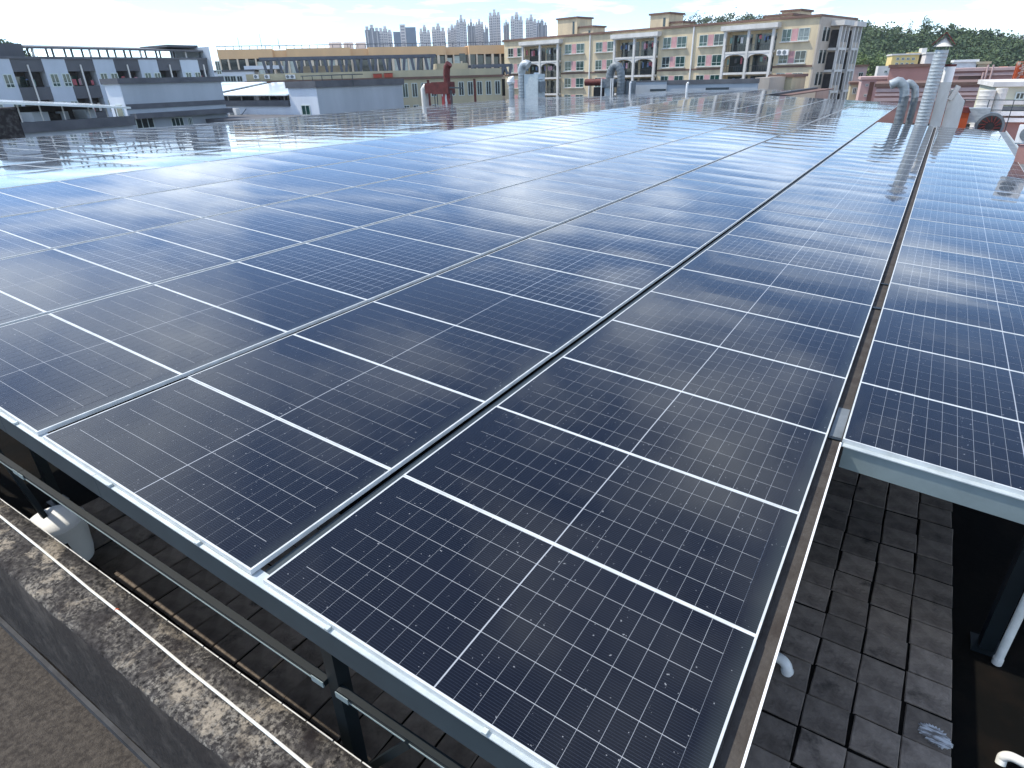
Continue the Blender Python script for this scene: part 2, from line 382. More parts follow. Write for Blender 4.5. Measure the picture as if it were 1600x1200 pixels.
def lam_mesh(name, m, uvs, material):
    me = bpy.data.meshes.new(name); me.from_pydata(m.v, [], m.f); me.materials.append(material)
    l = me.uv_layers.new(name='UVMap')
    idx = [0] * len(me.loops); me.loops.foreach_get('vertex_index', idx)
    flat = []
    for i in idx: flat += uvs[i]
    l.data.foreach_set('uv', flat); me.polygons.foreach_set('use_smooth', [True] * len(me.polygons))
    return me
FRAME = frame_mesh(); LAMS = []; BACKS = []; BOWS = (0.0028, 0.0042, 0.0056, 0.0030)
for s in BOWS:
    m = MB(); uv = []; laminate(m, s, uvs=uv); LAMS.append(lam_mesh('laminate', m, uv, M['pv']))
    m = MB(); uv = []; laminate(m, s, uvs=uv, off=-0.0022); BACKS.append(lam_mesh('laminate', m, uv, M['back']))
CU, CV = LI / 22, WI / 6
def cell_mesh(w, h, name='cell', m_=None):
    m = MB(); c = 0.006
    poly = [(-w / 2, -h / 2), (w / 2, -h / 2), (w / 2, h / 2), (-w / 2, h / 2)]
    me = bpy.data.meshes.new(name); v = [(x, y, 0.0) for x, y in poly] + [(x, y, -0.0006) for x, y in poly]
    me.from_pydata(v, [], [(0, 1, 2, 3), (4, 5, 1, 0), (5, 6, 2, 1), (6, 7, 3, 2), (7, 4, 0, 3)]); me.materials.append(m_ or M['cell'])
    l = me.uv_layers.new(name='UVMap')
    for lp in me.loops:
        q = me.vertices[lp.vertex_index].co; l.data[lp.index].uv = (q.x + w / 2, q.y + h / 2 + 0.004)
    return me
CELL = cell_mesh(CU - 0.0026, CV - 0.0036); CELL_END = cell_mesh(CU - 0.0012, WI - 0.002); CELL_LOW = cell_mesh(CU - 0.0012, WI - 0.002, 'cell', M['cellend'])
def ordn(n): return '%d%s' % (n, 'th' if 10 <= n % 100 <= 20 else {1: 'st', 2: 'nd', 3: 'rd'}.get(n % 10, 'th'))
COLS = [('C', U_C, 0, 31, 'the column just left of the rusty gutter'), ('D', U_D, 3, 31, 'the short column right of the rusty gutter'),
        ('B', U_B, 0, 48, 'the second column left of the gutter'), ('A', U_A, 0, 48, 'the third column left of the gutter'),
        ('Z', U_Z, 0, 48, 'the fourth column left of the gutter'), ('Y', U_Y, 0, 48, 'the fifth column left of the gutter'),
        ('X', U_X, 0, 58, 'the ridge column, sixth left of the gutter')]
cand = []
def quad_area(pts):
    q = []
    for p in pts:
        a, b, z = project(p)
        if z < 0.15: return None
        q.append((a, b))
    if max(a for a, b in q) < -5 or min(a for a, b in q) > 1605 or min(b for a, b in q) > 1205: return None
    return 0.5 * abs(sum(q[i][0] * q[(i + 1) % 4][1] - q[(i + 1) % 4][0] * q[i][1] for i in range(4)))
for nm, u0, r0, r1, words in COLS:
    for r in range(r0, r1):
        ar = quad_area([P1(u0, r), P1(u0 + LP, r), P1(u0 + LP, r + 1), P1(u0, r + 1)])
        cen = P1(u0 + LP / 2, r + 0.5)
        if ar is None and not (nm == 'C' and r == 0): continue
        cand.append((ar or 1e6, cen, T1, nm, r, 'solar panel, %s from the front in %s' % (ordn(r - r0 + 1), words)))
for c in range(7):
    d0 = 0.05 + c * (LP + 0.055); rend = 58 if c < 4 else 46
    for r in range(3, rend):
        ar = quad_area([P2(d0 + LP, r), P2(d0, r), P2(d0, r + 1), P2(d0 + LP, r + 1)])
        if ar is None: continue
        cand.append((ar, P2(d0 + LP / 2, r + 0.5), T2, 'P%d' % c, r, 'solar panel in the %s row of the %s column beyond the ridge' % (ordn(r + 1), ordn(c + 1))))
cand.sort(key=lambda c: -c[0])
rest = MB(); rest_uv = []; restf = MB()
for k, (ar, cen, tl, nm, r, lab) in enumerate(cand):
    jk = 1.9 if nm[0] == 'P' else 1.0
    jit = (random.gauss(0, 0.0019) * jk, tl + random.gauss(0, 0.0012) * jk, 0)
    if k < 300:
        root = empty('solar_panel', cen, 0, lab, 'solar panel', 'solar panels of the rooftop array'); root.rotation_euler = jit
        link('frame', FRAME, root)
        vi = random.randrange(3)
        if nm[0] == 'P': vi = 3
        near = (nm in 'CD' and r < 7) or (nm == 'B' and r < 4) or (nm == 'A' and r < 3) or (nm == 'Z' and r < 2)
        if near:
            lam = link('laminate', BACKS[vi], root); s = BOWS[vi]
            for i in range(22):
                x = -LI / 2 + CU * (i + 0.5) + (-0.0032 if i < 11 else 0.0032) * (1 - abs(i - 10.5) / 10.5)
                if i in (0, 21):
                    o = link('cell', CELL_END if i == 0 else CELL_LOW, lam); o.location = (x, 0, bow(x, 0, s) - 0.0015); continue
                for j in range(6):
                    y = -WI / 2 + CV * (j + 0.5)
                    o = link('cell', CELL, lam); o.location = (x, y, bow(x, y, s) - 0.0015)
                    o.rotation_euler = (math.atan((bow(x, y + .01, s) - bow(x, y - .01, s)) / .02), 0, 0)
        else:
            link('laminate', LAMS[vi], root)
    else:
        xf = Matrix.Translation(cen) @ Matrix.Rotation(jit[1], 4, 'Y') @ Matrix.Rotation(jit[0], 4, 'X')
        laminate(rest, random.uniform(.0015, .0035), 2, 4, xf, uvs=rest_uv)
        b = len(restf.v); fm = FRAME
        restf.v += [tuple(xf @ v.co) for v in fm.vertices]; restf.f += [tuple(b + i for i in p.vertices) for p in fm.polygons]
far = empty('far_solar_panels', P1(U_X, 40), 0, 'farthest rows of solar panels merging into one glassy sheet', 'solar panels'); far['kind'] = 'stuff'
me = lam_mesh('laminate', rest, rest_uv, M['pv']); o = link('laminate', me, far); o['kind'] = 'stuff'; o.location = -far.location
me = restf.mesh('frame', M['alu']); o = link('frame', me, far); o['kind'] = 'stuff'; o.location = -far.location

# ------------------------------------------------------------------ steelwork under and around the array
def along(u0, u1, y0, z0, z1, depth, h_off=0.0):
    """box strip that follows the slope of the near array, from u0 to u1"""
    m = MB(); b = 0
    for u in (u0, u1):
        p = P1(u, 0)
        for yy, zz in ((y0, z0), (y0 + depth, z0), (y0 + depth, z1), (y0, z1)):
            m.v.append((p.x, yy, p.z + zz))
    m.f = [(0, 1, 2, 3), (7, 6, 5, 4), (0, 4, 5, 1), (1, 5, 6, 2), (2, 6, 7, 3), (3, 7, 4, 0)]
    return m
fb = empty('front_beam', P1(0, 0) + Vector((0, 0, -0.2)), 0, 'long slate steel channel carrying the front edge of the array', 'beam')
def inworld(o, root): o.location = -root.location; return o
UL = U_X
for a, b in ((UL, -3.2), (-3.195, 0.62 - LP), (0.625 - LP, LP + 0.02)):          # lengths butted end to end
    inworld(along(a, b, -0.020, -0.225, -0.045, 0.012).build('web', M['slate'], fb), fb)
    inworld(along(a, b, -0.024, -0.0445, -0.036, 0.085).build('flange', M['galv'], fb), fb)
    inworld(along(a, b, -0.012, -0.235, -0.226, 0.08).build('lower_flange', M['slate'], fb), fb)
for u in (-3.9, -2.9, -1.55, -0.58, 0.52, 1.5):
    p = P1(u, 0); inworld(MB().box(p.x - .012, -0.029, p.z - .035, p.x + .012, -0.002, p.z - .018).build('clamp', M['galv'], fb), fb)
fd = empty('front_beam', P1(U_D, 3) + Vector((0, 0, -0.2)), 0, 'grey channel in a lit tone under the front edge of the short right column', 'beam')
yD = 3 * PITCH_V
inworld(along(U_D + 0.02, U_D + LP, yD - 0.035, -0.235, -0.045, 0.012).build('web', M['greybeam'], fd), fd)  # web paler than the slate one: the light on it is painted in
inworld(along(U_D + 0.0, U_D + LP, yD - 0.05, -0.0445, -0.036, 0.10).build('flange', M['galv'], fd), fd)
# rafters below the column gaps, running back under the panels
for u, y0, y1, words in ((U_C - G_BC / 2, 0.01, 31 * PITCH_V, 'second'), (U_B - G_AB / 2, 0.01, 48 * PITCH_V, 'third'), (U_A - G_X / 2, 0.01, 48 * PITCH_V, 'fourth'),
                         (U_Z - G_X / 2, 0.01, 48 * PITCH_V, 'fifth'), (U_Y - G_X / 2, 0.01, 48 * PITCH_V, 'sixth')):
    p = P1(u, 0)
    tag(MB().box(p.x - 0.035, y0, p.z - 0.20, p.x + 0.035, y1, p.z - 0.043).build('rafter', M['slate']), 'dark steel rafter in the gap left of the %s panel column' % {'second': 'gutter-side', 'third': 'second', 'fourth': 'third', 'fifth': 'fourth', 'sixth': 'fifth'}[words], 'rafter', 'rafters in the gaps between panel columns')
# gutter right of column C
p = P1(LP + 0.004, 0); gx0 = p.x; gx1 = P1(U_D, 0).x - 0.006; gz = P1(LP, 0).z
gu = empty('rusty_gutter', (gx0, -0.12, gz - 0.1), 0, 'long rusty brown gutter channel between the two right panel columns', 'gutter')
def gpart(name, m, *a): return inworld(MB().box(*a).build(name, m, gu), gu)
gpart('channel_floor', M['rust'], gx0, -0.12, gz - 0.065, gx1, 31 * PITCH_V, gz - 0.058)
gpart('channel_side', M['rust'], gx0 - 0.004, -0.12, gz - 0.058, gx0 + 0.002, 31 * PITCH_V, gz - 0.037)
gpart('channel_side', M['rust'], gx1 - 0.003, -0.12, gz - 0.058, gx1, 31 * PITCH_V, gz - 0.02)
gpart('white_lip', M['white'], gx1 - 0.006, -0.12, gz - 0.0195, gx1 + 0.006, yD - 0.06, gz - 0.010)
gpart('joint_sleeve', M['ductdark'], gx0 + 0.004, yD + 0.08, gz - 0.056, gx1 - 0.005, yD + 0.62, gz - 0.050)
gpart('bracket', M['tealsteel'], gx0 + 0.004, yD + 0.03, gz - 0.056, gx1 - 0.005, yD + 0.06, gz - 0.044)
gpart('bracket', M['tealsteel'], gx0 + 0.004, yD + 3.5, gz - 0.056, gx1 - 0.005, yD + 3.56, gz - 0.040)
gpart('bracket', M['tealsteel'], gx0 + 0.004, yD + 4.6, gz - 0.056, gx1 - 0.005, yD + 4.64, gz - 0.040)
# edge gutter right of column D
p = P1(U_D + LP + 0.01, 0)
eg = empty('edge_gutter', (p.x, yD, p.z - 0.1), 0, 'grey edge gutter along the far right side of the array', 'gutter')
inworld(MB().box(p.x, yD, p.z - 0.07, p.x + 0.26, 31 * PITCH_V, p.z - 0.05).build('channel_floor', M['ductdark'], eg), eg)
inworld(MB().box(p.x + 0.261, yD, p.z - 0.07, p.x + 0.285, 31 * PITCH_V, p.z + 0.01).build('outer_lip', M['galv'], eg), eg)
# posts, ties and braces along the front
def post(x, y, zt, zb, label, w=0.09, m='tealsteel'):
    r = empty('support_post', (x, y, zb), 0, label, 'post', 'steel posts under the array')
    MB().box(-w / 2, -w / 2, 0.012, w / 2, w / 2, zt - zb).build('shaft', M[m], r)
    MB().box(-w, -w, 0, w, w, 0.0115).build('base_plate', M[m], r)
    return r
for x, lab in ((0.36, 'dark steel post nearest the camera under the front beam'), (-3.55, 'dark steel post behind the white barrel under the front beam')):
    yp = 0.09 if x > -1 else 0.62
    if x < -1: x = on_y(92, 785, yp).x
    post(x, yp, P1(x, 0).z - (0.236 if x > -1 else 0.05), PAVE_Z, lab)
post(-6.6, 0.09, P1(-6.6, 0).z - 0.236, PAVE_Z, 'third dark steel post along the front beam')
tie_z = -0.66
tr = empty('tie_rail', (-3.0, 0.075, tie_z), 0, 'dark steel tie rail running below the front beam', 'rail')
for a, b in ((-7.5, -3.55), (-3.545, 0.31), (0.41, 2.6)):
    z = lambda X: 0.045 * (-X) * 0.55
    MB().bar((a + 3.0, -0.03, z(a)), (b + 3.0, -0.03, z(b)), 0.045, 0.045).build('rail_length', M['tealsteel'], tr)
    MB().bar((a + 3.0, -0.055, z(a) - 0.012), (b + 3.0, -0.055, z(b) - 0.012), 0.004, 0.010).build('rail_highlight_lip', M['greybeam'], tr)  # thin pale strip that paints a highlight along the rail
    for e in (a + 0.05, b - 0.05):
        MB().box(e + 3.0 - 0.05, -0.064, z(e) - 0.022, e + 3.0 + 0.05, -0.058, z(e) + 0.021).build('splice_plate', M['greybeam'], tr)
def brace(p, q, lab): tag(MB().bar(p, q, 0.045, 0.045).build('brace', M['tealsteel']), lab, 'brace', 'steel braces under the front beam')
brace((0.40, 0.09, -1.5), (0.95, 0.03, tie_z - 0.03), 'short diagonal brace rising from the nearest steel post')
brace((-3.6, 0.16, -1.75), (-4.75, 0.16, -0.45), 'long diagonal brace left of the white barrel')
# right column support
q = on_z(1540, 1010, DECK_Z); post(q.x, q.y, P1(U_D + 1.2, 3).z - 0.24, DECK_Z, 'teal steel post under the short right panel column', 0.11)
q = on_z(1540, 1010, DECK_Z) + Vector((0.55, 0.9, 0)); post(q.x, q.y, P1(U_D + 1.9, 4).z - 0.1, DECK_Z, 'pale grey steel post behind the teal one at right', 0.09, 'greybeam')
def pipe(name, pts, r, lab, group=None, collar=None):
    ro = empty(name, pts[0], 0, lab, 'pipe', group); a = Vector(pts[0])
    MB().tube([Vector(p) - a for p in pts], r, 14).build('tube', M['pvc'], ro, True)
    for c in collar or ():
        c0 = Vector(c[0]) - a; c1 = Vector(c[1]) - a
        MB().tube([c0, c1], r * 1.16, 14).build('collar', M['pvc'], ro, True)
    return ro
q = on_z(1557, 1036, DECK_Z)
pipe('drain_pipe', [(q.x, q.y, DECK_Z), (q.x, q.y, -0.4)], 0.033, 'white plastic pipe standing beside the teal post', None, [((q.x, q.y, DECK_Z + 0.0), (q.x, q.y, DECK_Z + 0.06))])
def elbow(c, d0, d1, rad, n=8):
    """quarter bend from direction d0 to d1 around corner c"""
    c, d0, d1 = Vector(c), Vector(d0).normalized(), Vector(d1).normalized()
    o = c - d0 * rad + d1 * rad
    return [o + (-d1 * math.cos(t) + d0 * math.sin(t)) * rad for t in [math.pi / 2 * i / n for i in range(n + 1)]]
q = on_z(1226, 1032, PAVE_Z + 0.10)
pts = [(q.x - 0.45, q.y + 0.03, q.z)] + elbow((q.x + 0.035, q.y, q.z), (1, 0, 0), (0, -0.35, -1), 0.08) + [(q.x + 0.035, q.y - 0.02, PAVE_Z + 0.0)]
pipe('drain_elbow', pts, 0.042, 'grey white plastic elbow pipe poking out beside the gutter', None, [((q.x + .035, q.y - .012, PAVE_Z + .005), (q.x + .035, q.y - .005, PAVE_Z + .03))])
q = on_z(1567, 1182, DECK_Z + 0.06)
pts = [(q.x, q.y - 0.02, DECK_Z)] + elbow((q.x, q.y, DECK_Z + 0.1), (0, 0, 1), (1, -0.15, 0), 0.06) + [(q.x + 0.6, q.y - 0.09, DECK_Z + 0.1)]
pipe('drain_elbow', pts, 0.033, 'white plastic elbow pipe at the bottom right corner', None)

# ------------------------------------------------------------------ parapet, terrace and what stands there
PT = -0.98
ya0 = -0.075; ya1 = -0.475
def parapet_mat():
    m = bpy.data.materials.new('lichen_covered_concrete'); m.use_nodes = True
    t = m.node_tree; p = t.nodes['Principled BSDF']; L = t.links.new
    p.inputs['Roughness'].default_value = 0.93; p.inputs['Specular IOR Level'].default_value = 0.2
    co = t.nodes.new('ShaderNodeTexCoord')
    def noise(s, d, ro=0.65, dist=0.0):
        n = t.nodes.new('ShaderNodeTexNoise'); n.inputs['Scale'].default_value = s; n.inputs['Detail'].default_value = d; n.inputs['Roughness'].default_value = ro; n.inputs['Distortion'].default_value = dist
        L(co.outputs['Object'], n.inputs['Vector']); return n.outputs['Fac']
    def ramp(f, a, b):
        r = t.nodes.new('ShaderNodeMapRange'); r.inputs['From Min'].default_value = a; r.inputs['From Max'].default_value = b; L(f, r.inputs[0]); return r.outputs[0]
    def mix(f, a, b):
        n = t.nodes.new('ShaderNodeMix'); n.data_type = 'RGBA'; L(f, n.inputs['Factor'])
        for i, v in ((6, a), (7, b)):
            if isinstance(v, tuple): n.inputs[i].default_value = (*v, 1)
            else: L(v, n.inputs[i])
        return n.outputs[2]
    def mul(a, b):
        n = t.nodes.new('ShaderNodeMath'); n.operation = 'MULTIPLY'; L(a, n.inputs[0]); L(b, n.inputs[1]); return n.outputs[0]
    c = mix(ramp(noise(26, 6), 0.36, 0.62), (0.008, 0.007, 0.007), (0.058, 0.053, 0.050))
    grain = ramp(noise(34, 5, 0.7), 0.47, 0.60)
    pale = mul(ramp(noise(3.2, 3), 0.42, 0.62), grain)
    c = mix(pale, c, (0.20, 0.185, 0.16))
    patch = mul(ramp(noise(3.4, 6, 0.65, 0.4), 0.545, 0.62), ramp(noise(40, 4), 0.36, 0.52))
    c = mix(patch, c, (0.27, 0.235, 0.185))
    dark = ramp(noise(2.1, 6), 0.55, 0.66); c = mix(dark, c, (0.016, 0.013, 0.013))
    L(c, p.inputs['Base Color'])
    b = t.nodes.new('ShaderNodeBump'); b.inputs['Strength'].default_value = 0.7; b.inputs['Distance'].default_value = 0.012; L(noise(40, 6), b.inputs['Height']); L(b.outputs[0], p.inputs['Normal'])
    return m
M['parapet'] = parapet_mat()
M['parapetface'] = mat('black_stained_wall_face', (0.022, 0.019, 0.018), 0.95, (0.085, 0.075, 0.066), 3, 0.48, 0.80, detail=10, bump=0.5)
M['terrace'] = mat('brown_gritty_terrace', (0.030, 0.025, 0.021), 0.95, (0.085, 0.073, 0.060), 26, 0.38, 0.72, detail=12, bump=0.6, bscale=90)
pr = empty('parapet', (-2.0, (ya0 + ya1) / 2, DECK_Z), 0, 'mossy concrete parapet wall with lichen patches at lower left', 'wall')
bm = bmesh.new()
nx, prof = 90, [(ya0, -1.0), (ya0, 0.0), (ya0 - 0.10, 0.004), (ya0 - 0.22, 0.0), (ya0 - 0.33, -0.004), (ya1 + 0.01, -0.012), (ya1, -0.03), (ya1 - 0.004, -0.4), (ya1 - 0.01, -0.85), (ya1 - 0.01, -1.25)]
vv = []
for i in range(nx + 1):
    x = -8.0 + 11.0 * i / nx; row = []
    w = 0.005 * math.sin(x * 1.7) + 0.003 * math.sin(x * 4.3 + 1)
    for k, (y, z) in enumerate(prof):
        j = random.uniform(-.004, .004)
        row.append(bm.verts.new((x + 2.0, y - (ya0 + ya1) / 2 + (w + j if k > 4 else 0), PT + z - DECK_Z + (j * 0.5 if 0 < k < 7 else 0))))
    vv.append(row)
for i in range(nx):
    for k in range(len(prof) - 1):
        f = bm.faces.new((vv[i][k], vv[i + 1][k], vv[i + 1][k + 1], vv[i][k + 1])); f.material_index = 1 if k >= 6 else 0; f.smooth = True
bmesh.ops.recalc_face_normals(bm, faces=bm.faces)
me = bpy.data.meshes.new('wall_body'); bm.to_mesh(me); bm.free(); me.materials.append(M['parapet']); me.materials.append(M['parapetface']); link('wall_body', me, pr)
# pale tile edging along the roof side
x = -7.9
M['edge'] = mat('pale_tile_edge', (0.62, 0.60, 0.54), 0.7, (0.45, 0.43, 0.38), 8)
while x < 2.9:
    w = random.uniform(0.17, 0.27)
    o = MB().box(x + 2.0, ya0 + 0.0005 - (ya0 + ya1) / 2, PT - 0.03 - DECK_Z, x + 2.0 + w - 0.012, ya0 + 0.007 - (ya0 + ya1) / 2, PT + 0.003 - DECK_Z + random.uniform(-.002, .002)).build('edge_tile', M['edge'], pr)
    x += w
structure(MB().box(-9.0, -7.0, DECK_Z - 0.3, 3.2, ya1 - 0.004, DECK_Z + 0.001).build('terrace', M['terrace']))
cov = empty('skirting', (-2.0, ya1 - 0.05, DECK_Z), 0, 'grey mortar skirting along the foot of the parapet', 'skirting')
MB().prism([(-6, 0), (5, 0), (5, 0.09), (-6, 0.09)], 0.0, 0.032).build('mortar_strip', mat('grey_mortar', (0.06, 0.062, 0.065), 0.9, (0.035, 0.035, 0.036), 4), cov)
# cream conduit lying on the parapet
c_a, c_b = on_z(-60, 757, PT + 0.035), on_z(500, 1213, PT + 0.035)
pts = [c_a.lerp(c_b, k / 12) + Vector((0, 0.002 * math.sin(k * 1.9), 0.002 * math.sin(k * 2.7))) for k in range(14)]
cr = empty('conduit', pts[0], 0, 'thin cream plastic conduit running along the parapet top', 'conduit')
M['cream'] = mat('yellowed_plastic', (0.60, 0.56, 0.45), 0.45, (0.68, 0.69, 0.66), 1.2)
MB().tube([p - pts[0] for p in pts], 0.0095, 10).build('tube', M['cream'], cr, True)
q = on_z(183, 953, PT + 0.035) - pts[0]; MB().tube([q + Vector((-.012, -.006, 0)), q + Vector((.012, .006, 0))], 0.0108, 10).build('rusty_clip', M['orangerust'], cr)
for px, py in ((205, 972), (30, 828), (430, 1152)):
    q = on_z(px, py, PT + 0.03); a = q - pts[0]; MB().bar(a + Vector((0, 0, -0.004)), Vector((a.x + 0.012, a.y - 0.02, PT - 0.02 - pts[0].z)), 0.012, 0.012).build('stand', M['slate'], cr)
# white barrel
q = on_z(80, 818, -1.42); r_b = 0.265
br = empty('plastic_barrel', (q.x, 0.215, PAVE_Z), 0, 'white plastic barrel with a domed lid behind the parapet', 'barrel')
h = -1.40 - PAVE_Z + 0.09; br.scale = (r_b / 0.216, r_b / 0.216, 1)
MB().tube([(0, 0, 0), (0, 0, 0.1), (0, 0, h - 0.16), (0, 0, h - 0.13)], [0.17, 0.185, 0.205, 0.205], 28).build('body', M['white'], br, True)
MB().tube([(0, 0, h - 0.13), (0, 0, h - 0.115)], [0.216, 0.216], 28).build('rim', M['white'], br, True)
MB().tube([(0, 0, h - 0.114)] + [(0, 0, h - 0.114 + 0.11 * math.sin(t * math.pi / 16)) for t in range(1, 8)], [0.207] + [0.207 * math.cos(t * math.pi / 16) + 0.002 for t in range(1, 8)], 28).build('lid', M['white'], br, True)

# ------------------------------------------------------------------ facades
class Site:
    """building root standing on the ground; local x runs right along the facade, y into the building"""
    def __init__(s, p, rz, label, cat='building', name='building', group=None):
        s.o = Vector((p[0], p[1], -18.0)); s.rz = rz
        s.ex = Vector((math.cos(rz), math.sin(rz), 0)); s.ey = Vector((-math.sin(rz), math.cos(rz), 0))
        s.root = empty(name, s.o, rz, label, cat, group)
    def at(s, px, py, d=0.0):
        """local x,z where the sight line meets the facade plane set d metres into the building"""
        q = on_plane(px, py, s.o + s.ey * d, s.ey) - s.o
        return q.dot(s.ex), q.z
    def box(s, name, m, x0, y0, z0, x1, y1, z1, parent=None):
        return MB().box(x0, y0, z0, x1, y1, z1).build(name, m, parent or s.root)
def window(s, x0, x1, z0, z1, m, y=0.0, frame=0.07, mull=1, name='window', transom=0.3):
    """glass set back in a projecting frame"""
    f = MB(); a = frame
    f.box(x0, y - .06, z0, x0 + a, y - .001, z1); f.box(x1 - a, y - .06, z0, x1, y - .001, z1)
    f.box(x0 + a, y - .06, z0, x1 - a, y - .001, z0 + a); f.box(x0 + a, y - .06, z1 - a, x1 - a, y - .001, z1)
    for k in range(mull):
        c = x0 + (x1 - x0) * (k + 1) / (mull + 1); f.box(c - a / 2.4, y - .05, z0 + a, c + a / 2.4, y - .002, z1 - a)
    if transom:
        zt = z0 + (z1 - z0) * transom; f.box(x0 + a, y - .048, zt - a / 2.6, x1 - a, y - .003, zt + a / 2.6)
    w = f.build(name, M['winframe'], s.root)
    if random.random() < .3: m = random.choice([M['glassdark'], M['glassgreen'], M['curtain']])
    MB().box(x0 + a * .5, y - .022, z0 + a * .5, x1 - a * .5, y - .0005, z1 - a * .5).build('pane', m, w)
    return w

# --- the cream apartment block with balconies
c0 = on_r(1280, 37, 120); Y = Site((c0.x, c0.y), R(-11.7), 'cream yellow apartment block with arched white balconies and green windows', name='apartment_block')
xl = Y.at(787, 52)[0]; ztop = Y.at(1030, 46)[1]; D = 16.0
unit = -xl / 3.0
fl = 3.15
z_top_win = Y.at(905, 68)[1]                        # head of the top floor windows
Y.box('wall', M['yellowwall'], xl, 1.2, 0, 0, D, ztop)
bays, wins = [], []
spec = [(794, 818, 820, 877, 883, 913), (931, 961, 963, 1029, 1036, 1072), (1092, 1130, 1134, 1212, 1220, 1262)]
floors = [z_top_win - k * fl for k in range(5)]
solid = []
bayx = []
for (a0, a1, b0, b1, c0_, c1_) in spec:
    yy = 74
    X = lambda p: Y.at(p, yy + (1030 - p) * 0.02)[0]
    bayx.append((X(b0), X(b1)))
    for w0, w1 in ((X(a0), X(a1)), (X(c0_), X(c1_))): wins.append((w0, w1))
# front skin between the balcony bays
edges = [xl] + [v for b in bayx for v in b] + [0.0]
for i in range(0, len(edges), 2):
    Y.box('wall', M['yellowwall'], edges[i], 0.0, 0, edges[i + 1], 1.199, ztop)
for b0, b1 in bayx: Y.box('wall', M['yellowwall'], b0 + .001, 0.002, floors[0] + 0.25, b1 - .001, 1.198, ztop - 0.002)
MB().box(xl - .25, -.35, ztop + .001, .25, D + .2, ztop + 0.35).build('cornice', M['brown'], Y.root)
for i, (e0, e1) in enumerate(zip(edges[0::2], edges[1::2])):
    Y.box('string_course', M['brown'], e0, -0.14, floors[1] - 2.35, e1, -0.001, floors[1] - 2.08)
for w0, w1 in wins:
    t = (w1 - w0)
    for k, zt in enumerate(floors[:4]):
        z0 = zt - 1.75
        window(Y, w0, w0 + t * .34, z0, zt, M['glassgreen']); window(Y, w1 - t * .40, w1, z0, zt, M['glassgreen'])
        Y.box('pink_panel', M['pink'], w0 + t * .36, -0.03, z0 + .03, w0 + t * .58, -0.001, zt - .03)
        Y.box('window_ledge', M['offwhite'], w0 - .15, -0.40, z0 - .16, w1 + .15, -0.001, z0 - .03)
def arch_panel(x0, x1, z0, z1, spring, y0, y1, m, parent, n=10):
    """slab x0..x1 with an arched opening whose crown touches z1-0.12"""
    mb = MB(); w = x1 - x0; top = []
    for i in range(n + 1):
        t = i / n; xx = x0 + w * t; zz = spring + (z1 - 0.12 - spring) * math.sqrt(max(0, 1 - (2 * t - 1) ** 2)); top.append((xx, zz))
    poly = [(x0, z1)] + top + [(x1, z1)]
    for i in range(n):
        a, b = top[i], top[i + 1]
        mb.prism([(a[0], a[1]), (b[0], b[1]), (b[0], z1), (a[0], z1)], y0, y1)
    return mb.build('arch', m, parent)
rail_m = mat('dark_railing', (0.05, 0.05, 0.055), 0.6)
cloth_cols = [(0.6, 0.58, 0.55), (0.45, 0.12, 0.14), (0.12, 0.18, 0.3), (0.55, 0.3, 0.35), (0.1, 0.1, 0.1), (0.2, 0.3, 0.25)]
cloth = [mat('laundry_cloth', c, 0.9) for c in cloth_cols]
def balcony_bay(S, x0, x1, floors, yproj=-1.0, arched=(1,), depth=2.2, n=2, canopy=True):
    cw = 0.42
    zt0 = floors[0] + 0.25
    if canopy:
        S.box('canopy', M['offwhite'], x0 - .5, yproj - .45, zt0 + 0.05, x1 + .5, -0.001, zt0 + 0.75)
        S.box('canopy_soffit', M['offwhite'], x0 - .2, yproj - .15, zt0 - .12, x1 + .2, 1.15, zt0 + 0.049)
    w = (x1 - x0 - cw) / n
    for k, zt in enumerate(floors[:4]):
        zf = zt + 0.25 - fl
        S.box('balcony_slab', M['offwhite'], x0, yproj, zf - .32, x1, 1.19, zf + .02)
        for i in range(n):
            a = x0 + cw + w * i; b = x0 + w * (i + 1)
            if k in arched: arch_panel(a, b, zf + fl - 1.25, zf + fl - .32, zf + fl - 1.15, yproj + .05, yproj + .3, M['offwhite'], S.root)
            r = MB(); r.box(a, yproj + .10, zf + .95, b, yproj + .15, zf + 1.0)
            nb = 9
            for j in range(nb): xx = a + (b - a) * (j + .5) / nb; r.box(xx - .018, yproj + .11, zf + .021, xx + .018, yproj + .14, zf + .949)
            r.build('railing', rail_m, S.root)
            dr = S.box('balcony_shade_door', M['glassdark'], a + .04, 1.13, zf + .05, b - .04, 1.189, zf + 2.55)  # dark glass widened to stand in for shade inside the balcony
            for j in range(random.randint(3, 7)):
                xx = random.uniform(a + .15, b - .5); ww = random.uniform(.22, .5); hh = random.uniform(.5, 1.0); zz = zf + random.uniform(2.05, 2.3); yy = random.uniform(yproj + .4, 0.4)
                MB().box(xx, yy, zz - hh, xx + ww, yy + .03, zz).build('laundry', random.choice(cloth), S.root)
    for i in range(n + 1):
        xx = x0 + w * i
        S.box('column', M['offwhite'], xx, yproj - .06, 0, xx + cw, yproj + .36, zt0 - .121)
    # the recess behind: its shade is carried by the dark doors
    for zt in floors[:4]:
        pass
for b0, b1 in bayx: balcony_bay(Y, b0, b1, floors)
for px in (923, 1084):
    x = Y.at(px, 60)[0]; MB().tube([(x, -.16, 0), (x, -.16, ztop)], 0.14, 10).build('downpipe', M['white'], Y.root, True)
